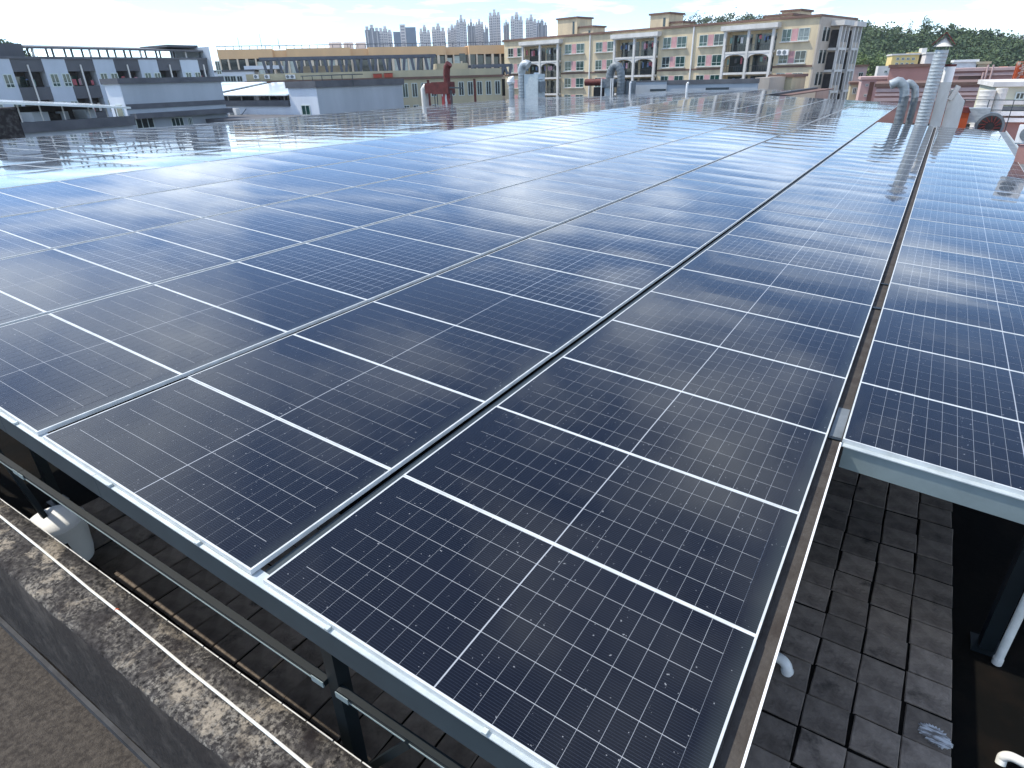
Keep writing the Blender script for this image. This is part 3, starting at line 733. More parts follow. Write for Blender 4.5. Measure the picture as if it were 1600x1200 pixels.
# rooftop stair houses
for (pa, pb, pt, y0, dd) in ((871, 902, 26, 3, 5), (903, 927, 40, 3.5, 4), (1015, 1046, 19, 3, 5), (1047, 1067, 33, 3.5, 4), (1150, 1192, 31, 3, 5), (1193, 1238, 21, 3, 6), (1218, 1251, 14, 9.3, 5), (1254, 1283, 26, 5, 5)):
    a, _ = Y.at(pa, 45, y0); b, z = Y.at(pb, pt, y0)
    h = Y.box('stair_house', M['yellowwall'], a, y0, ztop + .351, b, y0 + dd, z - .25)
    MB().box(a - .25, y0 - .25, z - .249, b + .25, y0 + dd + .25, z + .05).build('roof_edge', M['brown'], h)
    MB().box(b - 1.2, y0 - .03, ztop + .6, b - .7, y0 - .001, z - .8).build('slot_window', M['glassdark'], h)
# right-hand side of the block: two stacked balcony towers
S = Y
side_root = Y.root
def side_box(name, m, y0, y1, x0, x1, z0, z1): return MB().box(x0, y0, z0, x1, y1, z1).build(name, m, side_root)
side_box('side_wall', M['yellowside'], 0.001, D, 0.001, 0.25, 0, ztop - .001)  # side face greyer than the front: its shade is in the colour
for (ya, yb) in ((4.6, 8.2), (10.4, 14.0)):
    side_box('side_canopy', M['offwhite'], ya - .4, yb + .4, .26, 2.3, floors[0] + .25, floors[0] + .95)
    for zt in floors[:5]:
        zf = zt + .25 - fl
        side_box('balcony_slab', M['offwhite'], ya, yb, .26, 1.9, zf - .3, zf + .05)
        side_box('balcony_parapet', M['yellowside'], ya + .35, yb - .35, 1.68, 1.84, zf + .051, zf + .85)
        side_box('balcony_shade_door', M['void'], ya + .3, yb - .3, .2505, .275, zf + .06, zf + 2.4)
        side_box('balcony_end_wall', M['void'], ya + .36, ya + .40, .3, 1.6, zf + .06, zf + 2.6)
    for yy in (ya, (ya + yb) / 2 - .2, yb - .35): side_box('column', M['offwhite'], yy, yy + .34, 1.55, 1.92, 0, floors[0] + .249)
for (ya, yb) in ((1.4, 2.6), (3.0, 4.2)):
    for zt in floors[:4]:
        side_box('side_window', M['glassdark'], ya, yb, .2505, .29, zt - 1.9, zt)
        side_box('side_window_frame', M['offwhite'], ya - .1, ya - .001, .2505, .33, zt - 2.0, zt + .1)
def ac_unit(p, rz, lab, s=1.0, group='outdoor air conditioning units', name='air_conditioner'):
    r = empty(name, p, rz, lab, 'air conditioner', group)
    MB().box(-.42 * s, -.30 * s, 0, .42 * s, 0, .62 * s).build('casing', M['white'], r)
    MB().tube([(-.08 * s, -.3 * s - .001, .31 * s), (-.08 * s, -.3 * s - .03, .31 * s)], .25 * s, 16).build('fan_grille', M['ductdark'], r)
    MB().box(-.40 * s, -.26 * s, -.05 * s, .40 * s, -.02 * s, -.0005).build('bracket', M['galv'], r)
    return r
for px, lab in ((1221, 'white air conditioner under the upper right window of the cream block, left of two'), (1229, 'white air conditioner under the upper right window of the cream block, right of two')):
    x, z = Y.at(px, 86); w = Y.o + Y.ex * x + Vector((0, 0, z)); ac_unit(w - Y.ey * 0.42, Y.rz, lab, 1.25)

# --- the long beige block behind, facing the camera
c0 = on_r(345, 82, 158); G = Site((c0.x, c0.y), R(47), 'long beige block with rows of tall windows between pale pilasters', name='long_block')
zt = G.at(560, 74)[1]
secs = [(341, 427, 0), (427, 449, 1.2), (449, 549, 0), (549, 577, 1.2), (577, 697, 0), (697, 733, 1.2), (733, 830, 0)]
for pa, pb, dd in secs:
    a, b = G.at(pa, 90, dd)[0], G.at(pb, 90, dd)[0]
    G.box('wall', M['beige'], a, dd, zt - 1.75, b, dd + 14, zt + (0.0 if dd == 0 else -.2))
    G.box('wall', M['void'], a + .02, dd + .8, 0, b - .02, dd + 13.9, zt - 1.751)
    n = max(2, int(round((b - a) / 1.75)))
    for fz0, fz1 in ((zt - 6.2, zt - 1.751), (zt - 10.6, zt - 7.0), (zt - 15, zt - 11.4)):
        for k in range(n + 1):
            xx = a + (b - a) * k / n
            w = .55 if k % 3 == 0 else .3
            x0_, x1_ = max(a, xx - w / 2), min(b, xx + w / 2)
            G.box('pilaster', M['beigepil'], x0_, dd + .02, fz0, x1_, dd + .79, fz1)
            if k < n:
                G.box('window', M['glassdark'] if random.random() < .75 else M['winframe'], xx + w / 2 + .04, dd + .55, fz0 + random.choice((.5, .9)), a + (b - a) * (k + 1) / n - w / 2 - .04, dd + .62, fz1 - random.choice((0, .2, .6)))
        G.box('spandrel', M['beigepil'], a, dd + .01, fz0 - .8, b, dd + .795, fz0 - .001)
    G.box('roof_rail', M['bluegrey'], a, dd + .2, zt + .55, b, dd + .32, zt + .68)
    for k in range(int((b - a) / 1.6) + 1):
        G.box('rail_post', M['bluegrey'], a + .05 + k * 1.6, dd + .22, zt + .001, a + .17 + k * 1.6, dd + .30, zt + .549)
for px, py in ((371, 58), (405, 52), (434, 60)):
    x, z = G.at(px, py, 4); MB().tube([(x, 4, zt), (x, 4, z)], .06, 6).build('mast', M['bluegrey'], G.root)
for pa, pb in ((514, 534), (537, 552), (556, 572)):
    a, b = G.at(pa, 70, 6)[0], G.at(pb, 70, 6)[0]; G.box('roof_plant_room', M['tower'], a, 6, zt, b, 10, G.at(pa, 66, 6)[1])

# --- lower cream building with the pergola
c0 = on_r(386, 128, 118); O = Site((c0.x, c0.y), R(47), 'low olive cream building with brown cornice and roof terrace', name='terrace_building')
zc = O.at(560, 126)[1]; xr = O.at(784, 124)[0]
O.box('wall', M['olive'], 0, 0, 0, xr, 12, zc)
O.box('cornice', M['brown'], -.3, -.35, zc + .001, xr + .2, 12.3, zc + .35)
O.box('roof_parapet', M['olive'], 0, 0, zc + .351, xr, .3, zc + 1.35)
n = 26
for k in range(n):
    a = xr * (k + .2) / n; b = xr * (k + .8) / n
    for zz in (zc - .6, zc - 4.0):
        if random.random() < .85: window(O, a, b, zz - 2.2, zz, M['glassdark'], frame=.1, transom=0)
    if k % 5 == 2: O.box('red_panel', M['redpaint'], xr * (k + .85) / n, -.04, zc - 7, xr * (k + 1.1) / n, -.001, zc - .2)
a, b = O.at(470, 104, 6)[0], O.at(545, 104, 6)[0]; O.box('roof_room', M['olive'], a, 6, zc + .351, b, 11, O.at(500, 103, 6)[1])
a, b = O.at(682, 104, 3)[0], O.at(731, 104, 3)[0]; rr = O.box('roof_room', M['olive'], a, 3, zc + .351, b, 9, O.at(700, 99, 3)[1])
MB().box(b - 1.4, 2.95, zc + 2.6, b - .4, 2.999, zc + 3.8).build('window', M['glassdark'], rr)
def pergola(pa, pb, ptop, pbot, npair, lab):
    a, zt_ = O.at(pa, ptop, 1.5); b, _ = O.at(pb, ptop, 1.5); zb = zc + .36
    w = O.o + O.ex * a + O.ey * 1.5
    r = empty('pergola', (w.x, w.y, zb - 18), O.rz, lab, 'pergola', 'roof terrace pergolas')
    hh = zt_ - zb
    MB().box(0, -.25, hh - .45, b - a, .25, hh).build('beam', M['bluegrey'], r)
    MB().box(0, 3.2, hh - .45, b - a, 3.6, hh - .02).build('beam', M['bluegrey'], r)
    for k in range(npair):
        x = (b - a) * (k + .5) / npair
        for sgn in (-1, 1):
            MB().bar((x + .18 * sgn, 0, 0), (x + .62 * sgn, 0, hh - .45), .42, .42).build('column', M['bluegrey'], r)
        MB().box(x - .12, .251, hh - .4, x + .12, 3.199, hh - .1).build('rafter', M['bluegrey'], r)
pergola(404, 681, 90, 115, 12, 'long blue grey pergola with paired slanting columns on the roof terrace')
pergola(737, 800, 101, 120, 5, 'short blue grey pergola left of the cream apartment block')
for pa, pb, pt, lab in ((583, 596, 116, 'smaller red metal box on the terrace building roof edge'), (600, 613, 115, 'larger red metal box on the terrace building roof edge')):
    a, z = O.at(pa, pt, -.1); b, _ = O.at(pb, pt, -.1); w = O.o + O.ex * a - O.ey * .02
    r = empty('red_box', (w.x, w.y, zc + .36 - 18), O.rz, lab, 'box')
    MB().box(0, -.5, 0, b - a, -.02, z - zc - .36).build('cabinet', mat('red_cabinet', (.42, .07, .04), .6), r); MB().box(-.04, -.54, z - zc - .36, b - a + .04, 0, z - zc - .28).build('cap', M['redpaint'], r)
for k, (px, lab) in enumerate(((401, 'white air conditioner at the left end of the terrace building parapet'), (418, 'second white air conditioner from the left on the terrace parapet'), (451, 'third white air conditioner along the terrace parapet'), (458, 'fourth white air conditioner along the terrace parapet'))):
    x, z = O.at(px, 123, -.05); w = O.o + O.ex * x - O.ey * .05 + Vector((0, 0, z)); ac_unit(w, O.rz, lab, 0.95)
# --- white low house between stripes and pergola
c0 = on_r(338, 135, 140); W = Site((c0.x, c0.y), R(47), 'white low house with small square windows behind the grey sheds', name='white_house')
xw = W.at(396, 110)[0]; zw = W.at(360, 112)[1]
W.box('wall', M['whitewall'], 0, 0, 0, xw, 8, zw); W.box('roof_edge', M['greydark'], -.15, -.15, zw + .001, xw + .15, 8.1, zw + .3)
a = W.at(380, 105)[0]; W.box('upper_room', M['whitewall'], a, 1, zw + .301, xw + 5, 7, W.at(380, 103)[1])
for px in (342, 352, 361, 371): 
    a, z = W.at(px, 127); window(W, a, a + 1.0, z - .1, z + .9, M['glassdark'], frame=.08, transom=0)

# --- striped grey block at far left
SX = -92.0
c0 = on_x(0, 92, SX); T = Site((SX, c0.y - 14), R(90), 'grey block striped dark and light with balconies and a roof canopy', name='striped_block')
tz = T.at(160, 92.5)[1]; 
xs = [T.at(p, 92)[0] for p in (-110, -45, 14, 64, 100, 144, 176, 215, 244, 280, 308, 323)]
T.box('core', M['void'], xs[0], 1.5, 0, xs[-1], 14, tz)
for i in range(len(xs) - 1):
    a, b = xs[i], xs[i + 1]; dark = i % 2 == 0
    if not dark:
        T.box('light_stripe', M['stripelight'], a, 0, 0, b, 1.499, tz)
        for k in range(3):
            z1 = T.at(80, 115)[1] - 3.15 * k
            for xx in (a + (b - a) * .14, a + (b - a) * .66): window(T, xx, xx + .95, z1 - 1.5, z1, M['glassgreen'], frame=.09)
    else:
        zo1 = T.at(40, 112)[1]; zo0 = T.at(40, 136.5)[1]
        T.box('dark_stripe', M['stripedark'], a + .001, .05, zo1, b - .001, 1.499, tz - .001)
        for k in range(3):
            T.box('balcony_front', M['stripedark'], a + .001, .05, zo1 - 3.15 * (k + 1), b - .001, .25, zo0 - 3.15 * k)
            T.box('balcony_floor', M['stripedark'], a + .001, .251, zo1 - 3.15 * (k + 1), b - .001, 1.499, zo1 - 3.15 * (k + 1) + .2)
            dz = zo0 - 3.15 * k
            T.box('balcony_window', M['glassgreen'], a + .4, 1.44, dz - .8, a + (b - a) * .45, 1.498, dz + 1.2)
            for q in range(4):
                xx = random.uniform(a + .2, b - .6); MB().box(xx, .6, dz + .1, xx + random.uniform(.25, .5), .63, dz + random.uniform(.6, 1.1)).build('laundry', random.choice(cloth), T.root)
        xm = (a + b) / 2; MB().tube([(xm, -.05, 0), (xm, -.05, T.at(45, 101)[1])], .1, 8).build('downpipe', M['offwhite'], T.root)
        T.box('balcony_pier', M['stripedark'], xm - .15, .051, 0, xm + .15, 1.2, zo1 - .001)
T.box('roof_coping', M['greydark'], xs[0], -.1, tz + .001, xs[-1] + .2, .4, tz + .25)
# canopy over the roof
a, zc0 = T.at(26, 74, 3); b, zc1 = T.at(312, 80, 3)
mb = MB(); mb.v = [(a, 0.5, zc0), (b, 0.5, zc1), (b, 9, zc1 + .6), (a, 9, zc0 + .6)]; mb.v += [(x, y, z - .22) for x, y, z in mb.v]
mb.f = [(0, 1, 2, 3), (7, 6, 5, 4), (0, 4, 5, 1), (1, 5, 6, 2), (2, 6, 7, 3), (3, 7, 4, 0)]
mb.build('roof_canopy', M['greydark'], T.root)
for k in range(11):
    x = a + (b - a) * (k + .3) / 11
    for y in (.9, 7.5): T.box('canopy_post', M['slate'] if k % 3 else M['offwhite'], x, y, tz + .251 if y < 1 else tz, x + .18, y + .18, zc0 + (zc1 - zc0) * (k + .3) / 11 - .2 + y * .05)
T.box('roof_hut', M['stripedark'], a - 4.2, 1, tz + .26, a - .2, 8, zc0 + .3)
xa = T.at(290, 96, .5)[0]; xb_, zb_ = T.at(331, 73, -1.0)
T.box('stair_tower', M['stripelight'], xs[-1] + .01, -1.0, 0, T.at(331, 96, -1)[0], 9, zb_)
T.box('stair_tower_cap', M['greydark'], T.at(262, 76, 2)[0], 2.0, zb_ + .001, T.at(333, 96, -1)[0], 9.2, zb_ + .3)
window(T, xs[-1] + .5, xs[-1] + 1.3, tz - 2, tz - .2, M['glassdark'], y=-1.0)

# --- grey block in front of it with green windows
c0 = on_x(187, 131, -72); K = Site((-72, c0.y), R(90), 'blue grey block with dark coping and green windows', name='grey_block')
kz = K.at(240, 130)[1]; kx = K.at(345, 128)[0]
kd = -72 - on_y(163, 131, c0.y).x
K.box('wall', M['greywall'], 0, 0, 0, kx, kd, kz); K.box('coping', M['greydark'], -.3, -.3, kz + .001, kx + .3, kd + .2, kz + .55)
z1 = K.at(220, 162)[1]; K.box('band', M['greydark'], .001, -.12, z1 - .5, kx, -.001, z1)
z2 = K.at(220, 177)[1]; K.box('hood', M['greydark'], .2, -1.2, z2 - .5, kx, -.001, z2)
for pa, pb in ((210, 239), (266, 286), (292, 300)):
    a, z = K.at(pa, 185); b, _ = K.at(pb, 185); window(K, a, b, z - 2.2, z + .1, M['glassgreen'], mull=2, frame=.1, transom=.5)
lo = on_x(163, 131, -72)
MB().box(-.001, .02, 0, -.05, kd, kz - .001).build('lit_end_wall', M['whitewall'], K.root)  # paler sheet over the end wall; its sunlit tone is in the colour
for k in range(3):
    w = MB().box(-.12, kd * .2, kz - 4.4 - 3.9 * k, -.051, kd * .62, kz - 2.0 - 3.9 * k).build('window', M['winframe'], K.root); MB().box(-.14, kd * .23, kz - 4.3 - 3.9 * k, -.121, kd * .59, kz - 2.1 - 3.9 * k).build('pane', M['glassgreen'], w)
# --- canopy building nearest at left
cz = on_x(100, 200, -58); Q = Site((-58, on_x(-40, 205, -58).y - 6), R(90), 'low building with dark terrace under a pale sheet canopy', name='canopy_building')
qx1 = Q.at(208, 198)[0]; qz = Q.at(120, 202)[1]
Q.box('wall', M['greywall'], 0, 0, 0, qx1, 14, qz); Q.box('coping', M['greydark'], -.1, -.25, qz + .001, qx1 + .2, .5, qz + .75)
x0_, zc0 = Q.at(-60, 157, 1); x1_, zc1 = Q.at(191, 167, 1)
mb = MB(); mb.v = [(x0_, -.4, zc0), (x1_, -.4, zc1), (x1_, 7, zc1 + .30), (x0_, 7, zc0 + .30)]; mb.v += [(x, y, z - .16) for x, y, z in mb.v]
mb.f = [(0, 1, 2, 3), (7, 6, 5, 4), (0, 4, 5, 1), (1, 5, 6, 2), (2, 6, 7, 3), (3, 7, 4, 0)]
mb.build('sheet_canopy', M['sheet'], Q.root)
Q.box('dark_back_wall', M['void'], 0, 6.5, qz, Q.at(150, 190, 6.5)[0], 7, zc1 + .3)
for px in (36, 70, 105, 145, 172, 186):
    x = Q.at(px, 190, .6)[0]; MB().tube([(x, .7, qz), (x, .7, zc0 + (zc1 - zc0) * (x - x0_) / (x1_ - x0_) - .05)], .06, 8).build('canopy_post', M['offwhite'], Q.root)
for k in range(9):
    x = Q.at(30 + k * 14, 195, 3)[0]; Q.box('stored_item', random.choice([M['stripedark'], M['bluegrey'], M['whitewall'], M['moss']]), x, 3 + random.random() * 2, qz + .001, x + random.uniform(.5, 1.4), 5.5, qz + random.uniform(.5, 1.6))
c = on_x(-70, 215, -46); c1 = on_x(40, 214, -46); c2 = on_x(30, 171, -46)
kb = empty('mossy_block', (-46, c.y, -18), 0, 'black moss covered concrete block at the left edge', 'block')
MB().box(-5, 0, 0, 0, c1.y - c.y, c2.z + 18).build('concrete_body', M['moss'], kb); MB().box(-5.1, -.1, c2.z + 18.001, .1, c1.y - c.y + .06, c2.z + 18.12).build('cap', M['moss'], kb)

# --- grey shed block with terrace and sheet roof
HX = -62.0; cA = on_x(494, 137, HX); H = Site((HX, cA.y), R(0), 'pale grey blue shed block with plain side wall and roof terrace', name='shed_block')
hz = cA.z + 18; yl = on_x(628, 132, HX).y - cA.y
xl_ = H.at(450, 134)[0]; xw = H.at(246, 160)[0]; zl = H.at(440, 166)[1]
H.box('wall', M['greywall'], xl_, 0, 0, 0, yl, hz)
H.box('coping', M['greydark'], xl_ - .25, -.25, hz + .001, .25, yl + .25, hz + .75)
MB().box(xl_ - .05, -.06, 0, -.002, -.001, hz).build('lit_front_face', M['whitewall'], H.root)  # whiter skin than the side wall: sunlight put into the colour
wa, wz = H.at(471, 164); wb, wz0 = H.at(487, 181); window(H, wa, wb, wz0 - .2, wz, M['glassgreen'], y=-.06, frame=.09, transom=0.22)
H.box('low_wall', M['whitewall'], xw, 0, 0, xl_ - .06, 12, zl); H.box('low_coping', M['greydark'], xw - .1, -.2, zl + .001, xl_ - .26, .5, zl + .7)
H.box('terrace_back', M['void'], xw, 9, zl, xl_ - .3, 9.5, hz + .2)
for pa, pb, py, lab_z in ((341, 457, 148, 0), (262, 330, 147, 0)):
    a, z = H.at(pa, py); b, _ = H.at(min(pb, 452), py); mb = MB()
    mb.v = [(a, -.5, z), (b, -.5, z - .1), (b, 9.5, z + 1.25), (a, 9.5, z + 1.35)]; mb.v += [(x, y, q - .14) for x, y, q in mb.v]; mb.f = [(0, 1, 2, 3), (7, 6, 5, 4), (0, 4, 5, 1), (1, 5, 6, 2), (2, 6, 7, 3), (3, 7, 4, 0)]
    mb.build('sheet_roof', M['sheet'], H.root)
    for k in range(5):
        x = a + (b - a) * (k + .3) / 5; MB().tube([(x, .8, zl), (x, .8, z - .02)], .07, 8).build('roof_post', M['offwhite'], H.root)
for k in range(16):
    x = xw + (xl_ - xw) * random.random() * .97; H.box('stored_item', random.choice([M['stripedark'], M['bluegrey'], M['olive'], M['moss'], M['ductdark']]), x, random.uniform(3, 6), zl + .001, x + random.uniform(.5, 1.8), 8, zl + random.uniform(.6, 2.0))
r = MB(); r.box(xw, .55, zl + 1.3, xl_ - .3, .6, zl + 1.36); r.build('terrace_rail', M['offwhite'], H.root)
for px, lab in ((305, 'white outdoor cooler unit on the left of the shed wall'), (377, 'white outdoor cooler unit on the right of the shed wall')):
    x, z = H.at(px, 184, -.9); w = Vector((HX + x, cA.y - 1.5, z - 18))
    w.z = H.o.z + z; u_ = ac_unit(w, R(0), lab, 1.9)
    MB().bar((.8, -.3, 0), (1.7, .4, 1.1), .07, .07).build('stay', M['slate'], u_)
x, z = H.at(255, 133, 2); w = Vector((HX + x, cA.y + 2, -18 + z))
# low roof ledge filling the ground in front of the sheds
LB = Site((HX, cA.y - 9), 0, 'low flat annex roof in front of the shed wall', name='flat_annex')
LB.box('roof_slab', M['greydark'], LB.at(225, 200)[0], 0, 0, 0, 8.5, LB.at(330, 186)[1]); 
# --- frame table on the shed roof
tr_ = empty('roof_rack', (HX - 5.5, cA.y + 5, hz - 18 + .01), 0, 'thin dark metal rack standing on the shed roof', 'rack')
a = H.at(470, 122, 5)[0]; b = H.at(554, 121, 5)[0]
MB().box(a + 5.5, 0, 1.3, b + 5.5, 1.5, 1.4).build('rack_top', M['slate'], tr_)
for k in range(6):
    xx = a + 5.5 + (b - a) * (k + .1) / 5.4; MB().box(xx, .1, 0, xx + .07, .17, 1.299).build('leg', M['slate'], tr_)

# ------------------------------------------------------------------ far towers
def tower(pa, pb, py, rad, lab, kind):
    p = on_r((pa + pb) / 2, 100, rad); q0 = on_r(pa, 100, rad); q1 = on_r(pb, 100, rad); wd = (q1 - q0).length; zt = on_r((pa + pb) / 2, py, rad).z + 18
    hd = math.atan2(-(p.x - CAM.x), p.y - CAM.y)
    r = empty('tower_block', (p.x, p.y, -18), hd, lab, 'tower', 'high-rise towers on the skyline')
    w = wd / 2; m = {'g': M['tower'], 'b': M['towerblue'], 'd': M['towerdark']}[kind]
    if kind == 'b':
        MB().box(-w, 0, 0, -w * .38, 18, zt * .9).build('wing', M['towerblue'], r); MB().box(-w * .379, -1, 0, w * .1, 18, zt).build('core', M['tower'], r); MB().box(w * .101, 0, 0, w, 18, zt * .96).build('wing', M['towerblue'], r)
        for k in range(22): MB().box(-w * .3, -1.1, zt - 4 - k * 4.2, 0, -1.001, zt - 2.2 - k * 4.2).build('window_band', M['towerdark'], r)
        return
    n = 3
    for k in range(n):
        a = -w + 2 * w * k / n; hgt = zt - (0 if k == 1 else random.uniform(2, 7))
        s_ = MB().box(a + .02, -2 if k == 1 else 0, 0, a + 2 * w / n - .02, 16, hgt).build('wing', m, r)
        MB().box(a + w * .12, .5, hgt + .001, a + 2 * w / n - w * .12, 8, hgt + random.uniform(2.5, 5)).build('crown', M['tower'], s_)
        y = -2.06 if k == 1 else -.06
        for j in range(18):
            zz = hgt - 3.4 - j * 3.4
            if zz < 20: break
            MB().box(a + w * .10, y, zz - 1.7, a + 2 * w / n - w * .10, y + .058, zz).build('window_band', M['towerdark'], s_)
        MB().box(a + 2 * w / n * .42, y - .2, 0, a + 2 * w / n * .58, y - .001, hgt - 1).build('pier', M['tower'], s_)
TW = [(576, 598, 44, 'd', 'short white and dark banded tower at the left end of the skyline'), (597, 617, 45, 'g', 'second banded tower from the left of the skyline'), (619, 654, 38, 'b', 'blue glass tower with a pale core'),
      (659, 676, 42, 'g', 'grey tower just right of the blue glass tower'), (678, 699, 41, 'g', 'broad grey tower left of the dense tower cluster'), (702, 717, 41, 'g', 'grey tower at the left of the dense cluster'),
      (716, 732, 29, 'g', 'taller grey tower inside the dense cluster'), (733, 745, 35, 'd', 'dark grey tower inside the dense cluster'), (745, 758, 33, 'g', 'grey tower at the right of the dense cluster'), (757, 765, 42, 'd', 'narrow dark tower beside the tallest one'),
      (766, 784, 20, 'g', 'tallest grey tower with twin tops on the skyline'), (788, 797, 35, 'd', 'narrow tower left of the last tall pair'), (799, 818, 23, 'g', 'tall pale tower left of the last pair'), (822, 839, 27, 'g', 'tall pale tower right of the last pair'), (839, 855, 33, 'd', 'dark tower at the right end of the skyline')]
for k, (a, b, y, kd, lab) in enumerate(TW): tower(a, b, y, 1050 + (k % 3) * 35, lab, kd)

# ------------------------------------------------------------------ hills, woods
def hill(name, pts, rad0, rad1, m, zlow=-18):
    """ridge line through pixels pts at distance rad1, foot at rad0"""
    bm = bmesh.new(); rows = []
    n = 60
    for i in range(n + 1):
        t = i / n * (len(pts) - 1); k = min(int(t), len(pts) - 2); f = t - k
        px = pts[k][0] * (1 - f) + pts[k + 1][0] * f; py = pts[k][1] * (1 - f) + pts[k + 1][1] * f
        top = on_r(px, py, rad1); foot = on_r(px, 120, rad0); row = []
        for j in range(9):
            s = j / 8; q = foot.lerp(top, s); z = zlow + (top.z - zlow) * (s ** 0.8)
            row.append(bm.verts.new((q.x, q.y, z)))
        back = top + (top - foot).normalized() * 140
        row.append(bm.verts.new((back.x, back.y, zlow))); rows.append(row)
    for i in range(n):
        for j in range(9): f = bm.faces.new((rows[i][j], rows[i + 1][j], rows[i + 1][j + 1], rows[i][j + 1])); f.smooth = True
    bmesh.ops.recalc_face_normals(bm, faces=bm.faces)
    me = bpy.data.meshes.new(name); bm.to_mesh(me); bm.free(); me.materials.append(m)
    o = structure(link(name, me)); return o, [[v.co.copy() for v in []]]
ridge = [(1300, 60), (1345, 54), (1370, 53), (1420, 56), (1450, 58), (1500, 61), (1540, 66), (1568, 72), (1585, 78), (1640, 80), (1700, 84)]
hill('hill', ridge, 235, 370, M['hill'])
ridge2 = [(1060, 44), (1100, 38), (1150, 33), (1190, 36), (1230, 50)]
hill('hill', ridge2, 420, 520, M['hill'])
hill('far_hill', [(1500, 70), (1560, 60), (1572, 57), (1600, 62), (1680, 64)], 1500, 1800, M['farblue'])
hill('hill', [(-200, 84), (-60, 78), (0, 77), (22, 88), (60, 110)], 200, 240, M['hill'])
def clump(mb, c, rx, rz, n, leaf):
    """leaf faces through the volume of one crown made of several lobes"""
    lobes = [(Vector((random.gauss(0, .42) * rx, random.gauss(0, .42) * rx, random.uniform(-.35, .55) * rz)), random.uniform(.38, .62)) for _ in range(6)]
    for _ in range(n):
        l, s = random.choice(lobes)
        d = Vector((random.gauss(0, 1), random.gauss(0, 1), random.gauss(0, 1))).normalized() * (random.random() ** .35)
        p = c + l + Vector((d.x * rx * s, d.y * rx * s, d.z * rz * s))
        a = Vector((random.gauss(0, 1), random.gauss(0, 1), random.gauss(0, .6))).normalized(); b = a.cross(Vector((random.gauss(0, 1), random.gauss(0, 1), random.gauss(0, 1)))).normalized()
        e = leaf * random.uniform(.6, 1.3); k = len(mb.v)
        mb.v += [tuple(p + a * e), tuple(p + b * e * .7), tuple(p - a * e), tuple(p - b * e * .7)]; mb.f.append((k, k + 1, k + 2, k + 3))
def wood(name, ridge, rad0, rad1, count, lab, m, size=(1.9, 5.0), s_rng=(.18, 1.0), zlow=-18):
    mb = MB()
    for _ in range(count):
        s = random.uniform(*s_rng) ; t = random.random() * (len(ridge) - 1); k = min(int(t), len(ridge) - 2); f = t - k
        px = ridge[k][0] * (1 - f) + ridge[k + 1][0] * f; py = ridge[k][1] * (1 - f) + ridge[k + 1][1] * f
        top = on_r(px, py, rad1); foot = on_r(px, 120, rad0); q = foot.lerp(top, s); z = zlow + (top.z - zlow) * (s ** .8)
        rx = random.uniform(*size); clump(mb, Vector((q.x, q.y, z + rx * .45)), rx, rx * random.uniform(.75, 1.25), 150, max(.3, rx * .12))
    me = mb.mesh(name, m); o = link(name, me); o['kind'] = 'stuff'; tag(o, lab, 'woodland'); return o
wood('hillside_wood', ridge, 235, 370, 850, 'dense dark green wood covering the hill at right', M['leaf'])
wood('hillside_scrub', ridge[:5], 215, 300, 110, 'lighter green scrub at the foot of the wooded hill', M['leaflight'], (2.4, 4.0), (.1, .62))
wood('distant_wood', ridge2, 420, 520, 150, 'dark wood showing above the cream apartment block roof', M['leaf'], (3.6, 6.0), (.6, 1.0))
wood('left_wood', [(-200, 84), (-60, 78), (0, 77), (22, 88), (60, 110)], 200, 240, 90, 'dark tree clump above the striped block at the left edge', M['leaf'], (2.2, 3.6), (.75, 1.0))
def tree(px, py, rad, hgt, rx, lab, slim=1.0):
    p = on_r(px, py, rad); base = p.z - hgt
    r = empty('tree', (p.x, p.y, base), 0, lab, 'tree', 'trees standing out on the hill crest')
    MB().tube([(0, 0, 0), (.15, .05, hgt * .5), (.05, -.05, hgt * .85)], [.35, .25, .1], 8).build('trunk', M['bark'], r)
    for k in range(4): a = k * 1.6; MB().tube([(0.1, 0, hgt * (.45 + .08 * k)), (math.cos(a) * rx * .6, math.sin(a) * rx * .6, hgt * (.62 + .08 * k))], [.12, .05], 6).build('limb', M['bark'], r)
    mb = MB(); clump(mb, Vector((0, 0, hgt * .72)), rx, hgt * .3 * slim, 420, rx * .13); mb.build('crown', M['leaf'], r)
for px, py, h, rx, lab, sl in ((1360, 36, 11, 4.2, 'tall spreading tree at the left end of the wooded crest', 1), (1402, 38, 9, 3.6, 'rounded tree second from left on the wooded crest', 1), (1423, 37, 10, 1.6, 'thin upright tree beside the chimney top, left', 1.5),
                               (1449, 32, 12, 1.9, 'narrow pointed tree just left of the chimney cap', 1.6), (1480, 41, 10, 1.5, 'narrow tree just right of the chimney cap', 1.6), (1516, 45, 9, 2.4, 'upright bushy tree right of the chimney', 1.2), (1545, 49, 10, 4.6, 'broad dark tree at the right end of the wooded crest', 1)):
    tree(px, py, 366, h, rx, lab, sl)

# ------------------------------------------------------------------ buildings at right
def simple_block(name, pa, pb, pt, rad, rz, m, lab, depth=10, cap=None, winrows=(), cat='building'):
    c = on_r(pa, pt, rad); S = Site((c.x, c.y), rz, lab, cat, name); xr = S.at(pb, pt)[0]; zt = S.at((pa + pb) / 2, pt)[1]
    S.box('wall', m, 0, 0, 0, xr, depth, zt)
    if cap: S.box('roof_edge', cap, -.2, -.22, zt + .001, xr + .2, depth + .2, zt + .32)
    for (py0, py1, xsx, gm) in winrows:
        for (wa, wb) in xsx:
            a, z1 = S.at(wa, py0); b, z0 = S.at(wb, py1); window(S, min(a, b), max(a, b), min(z0, z1), max(z0, z1), gm, frame=.08, transom=0)
    S.xr, S.zt = xr, zt
    return S
s = simple_block('pink_house', 1333, 1356, 104, 150, R(8), M['palepink'], 'pale pink house beside the right end of the cream block', 8, M['brown'], [(113, 120, [(1342, 1348)], M['glassdark'])])
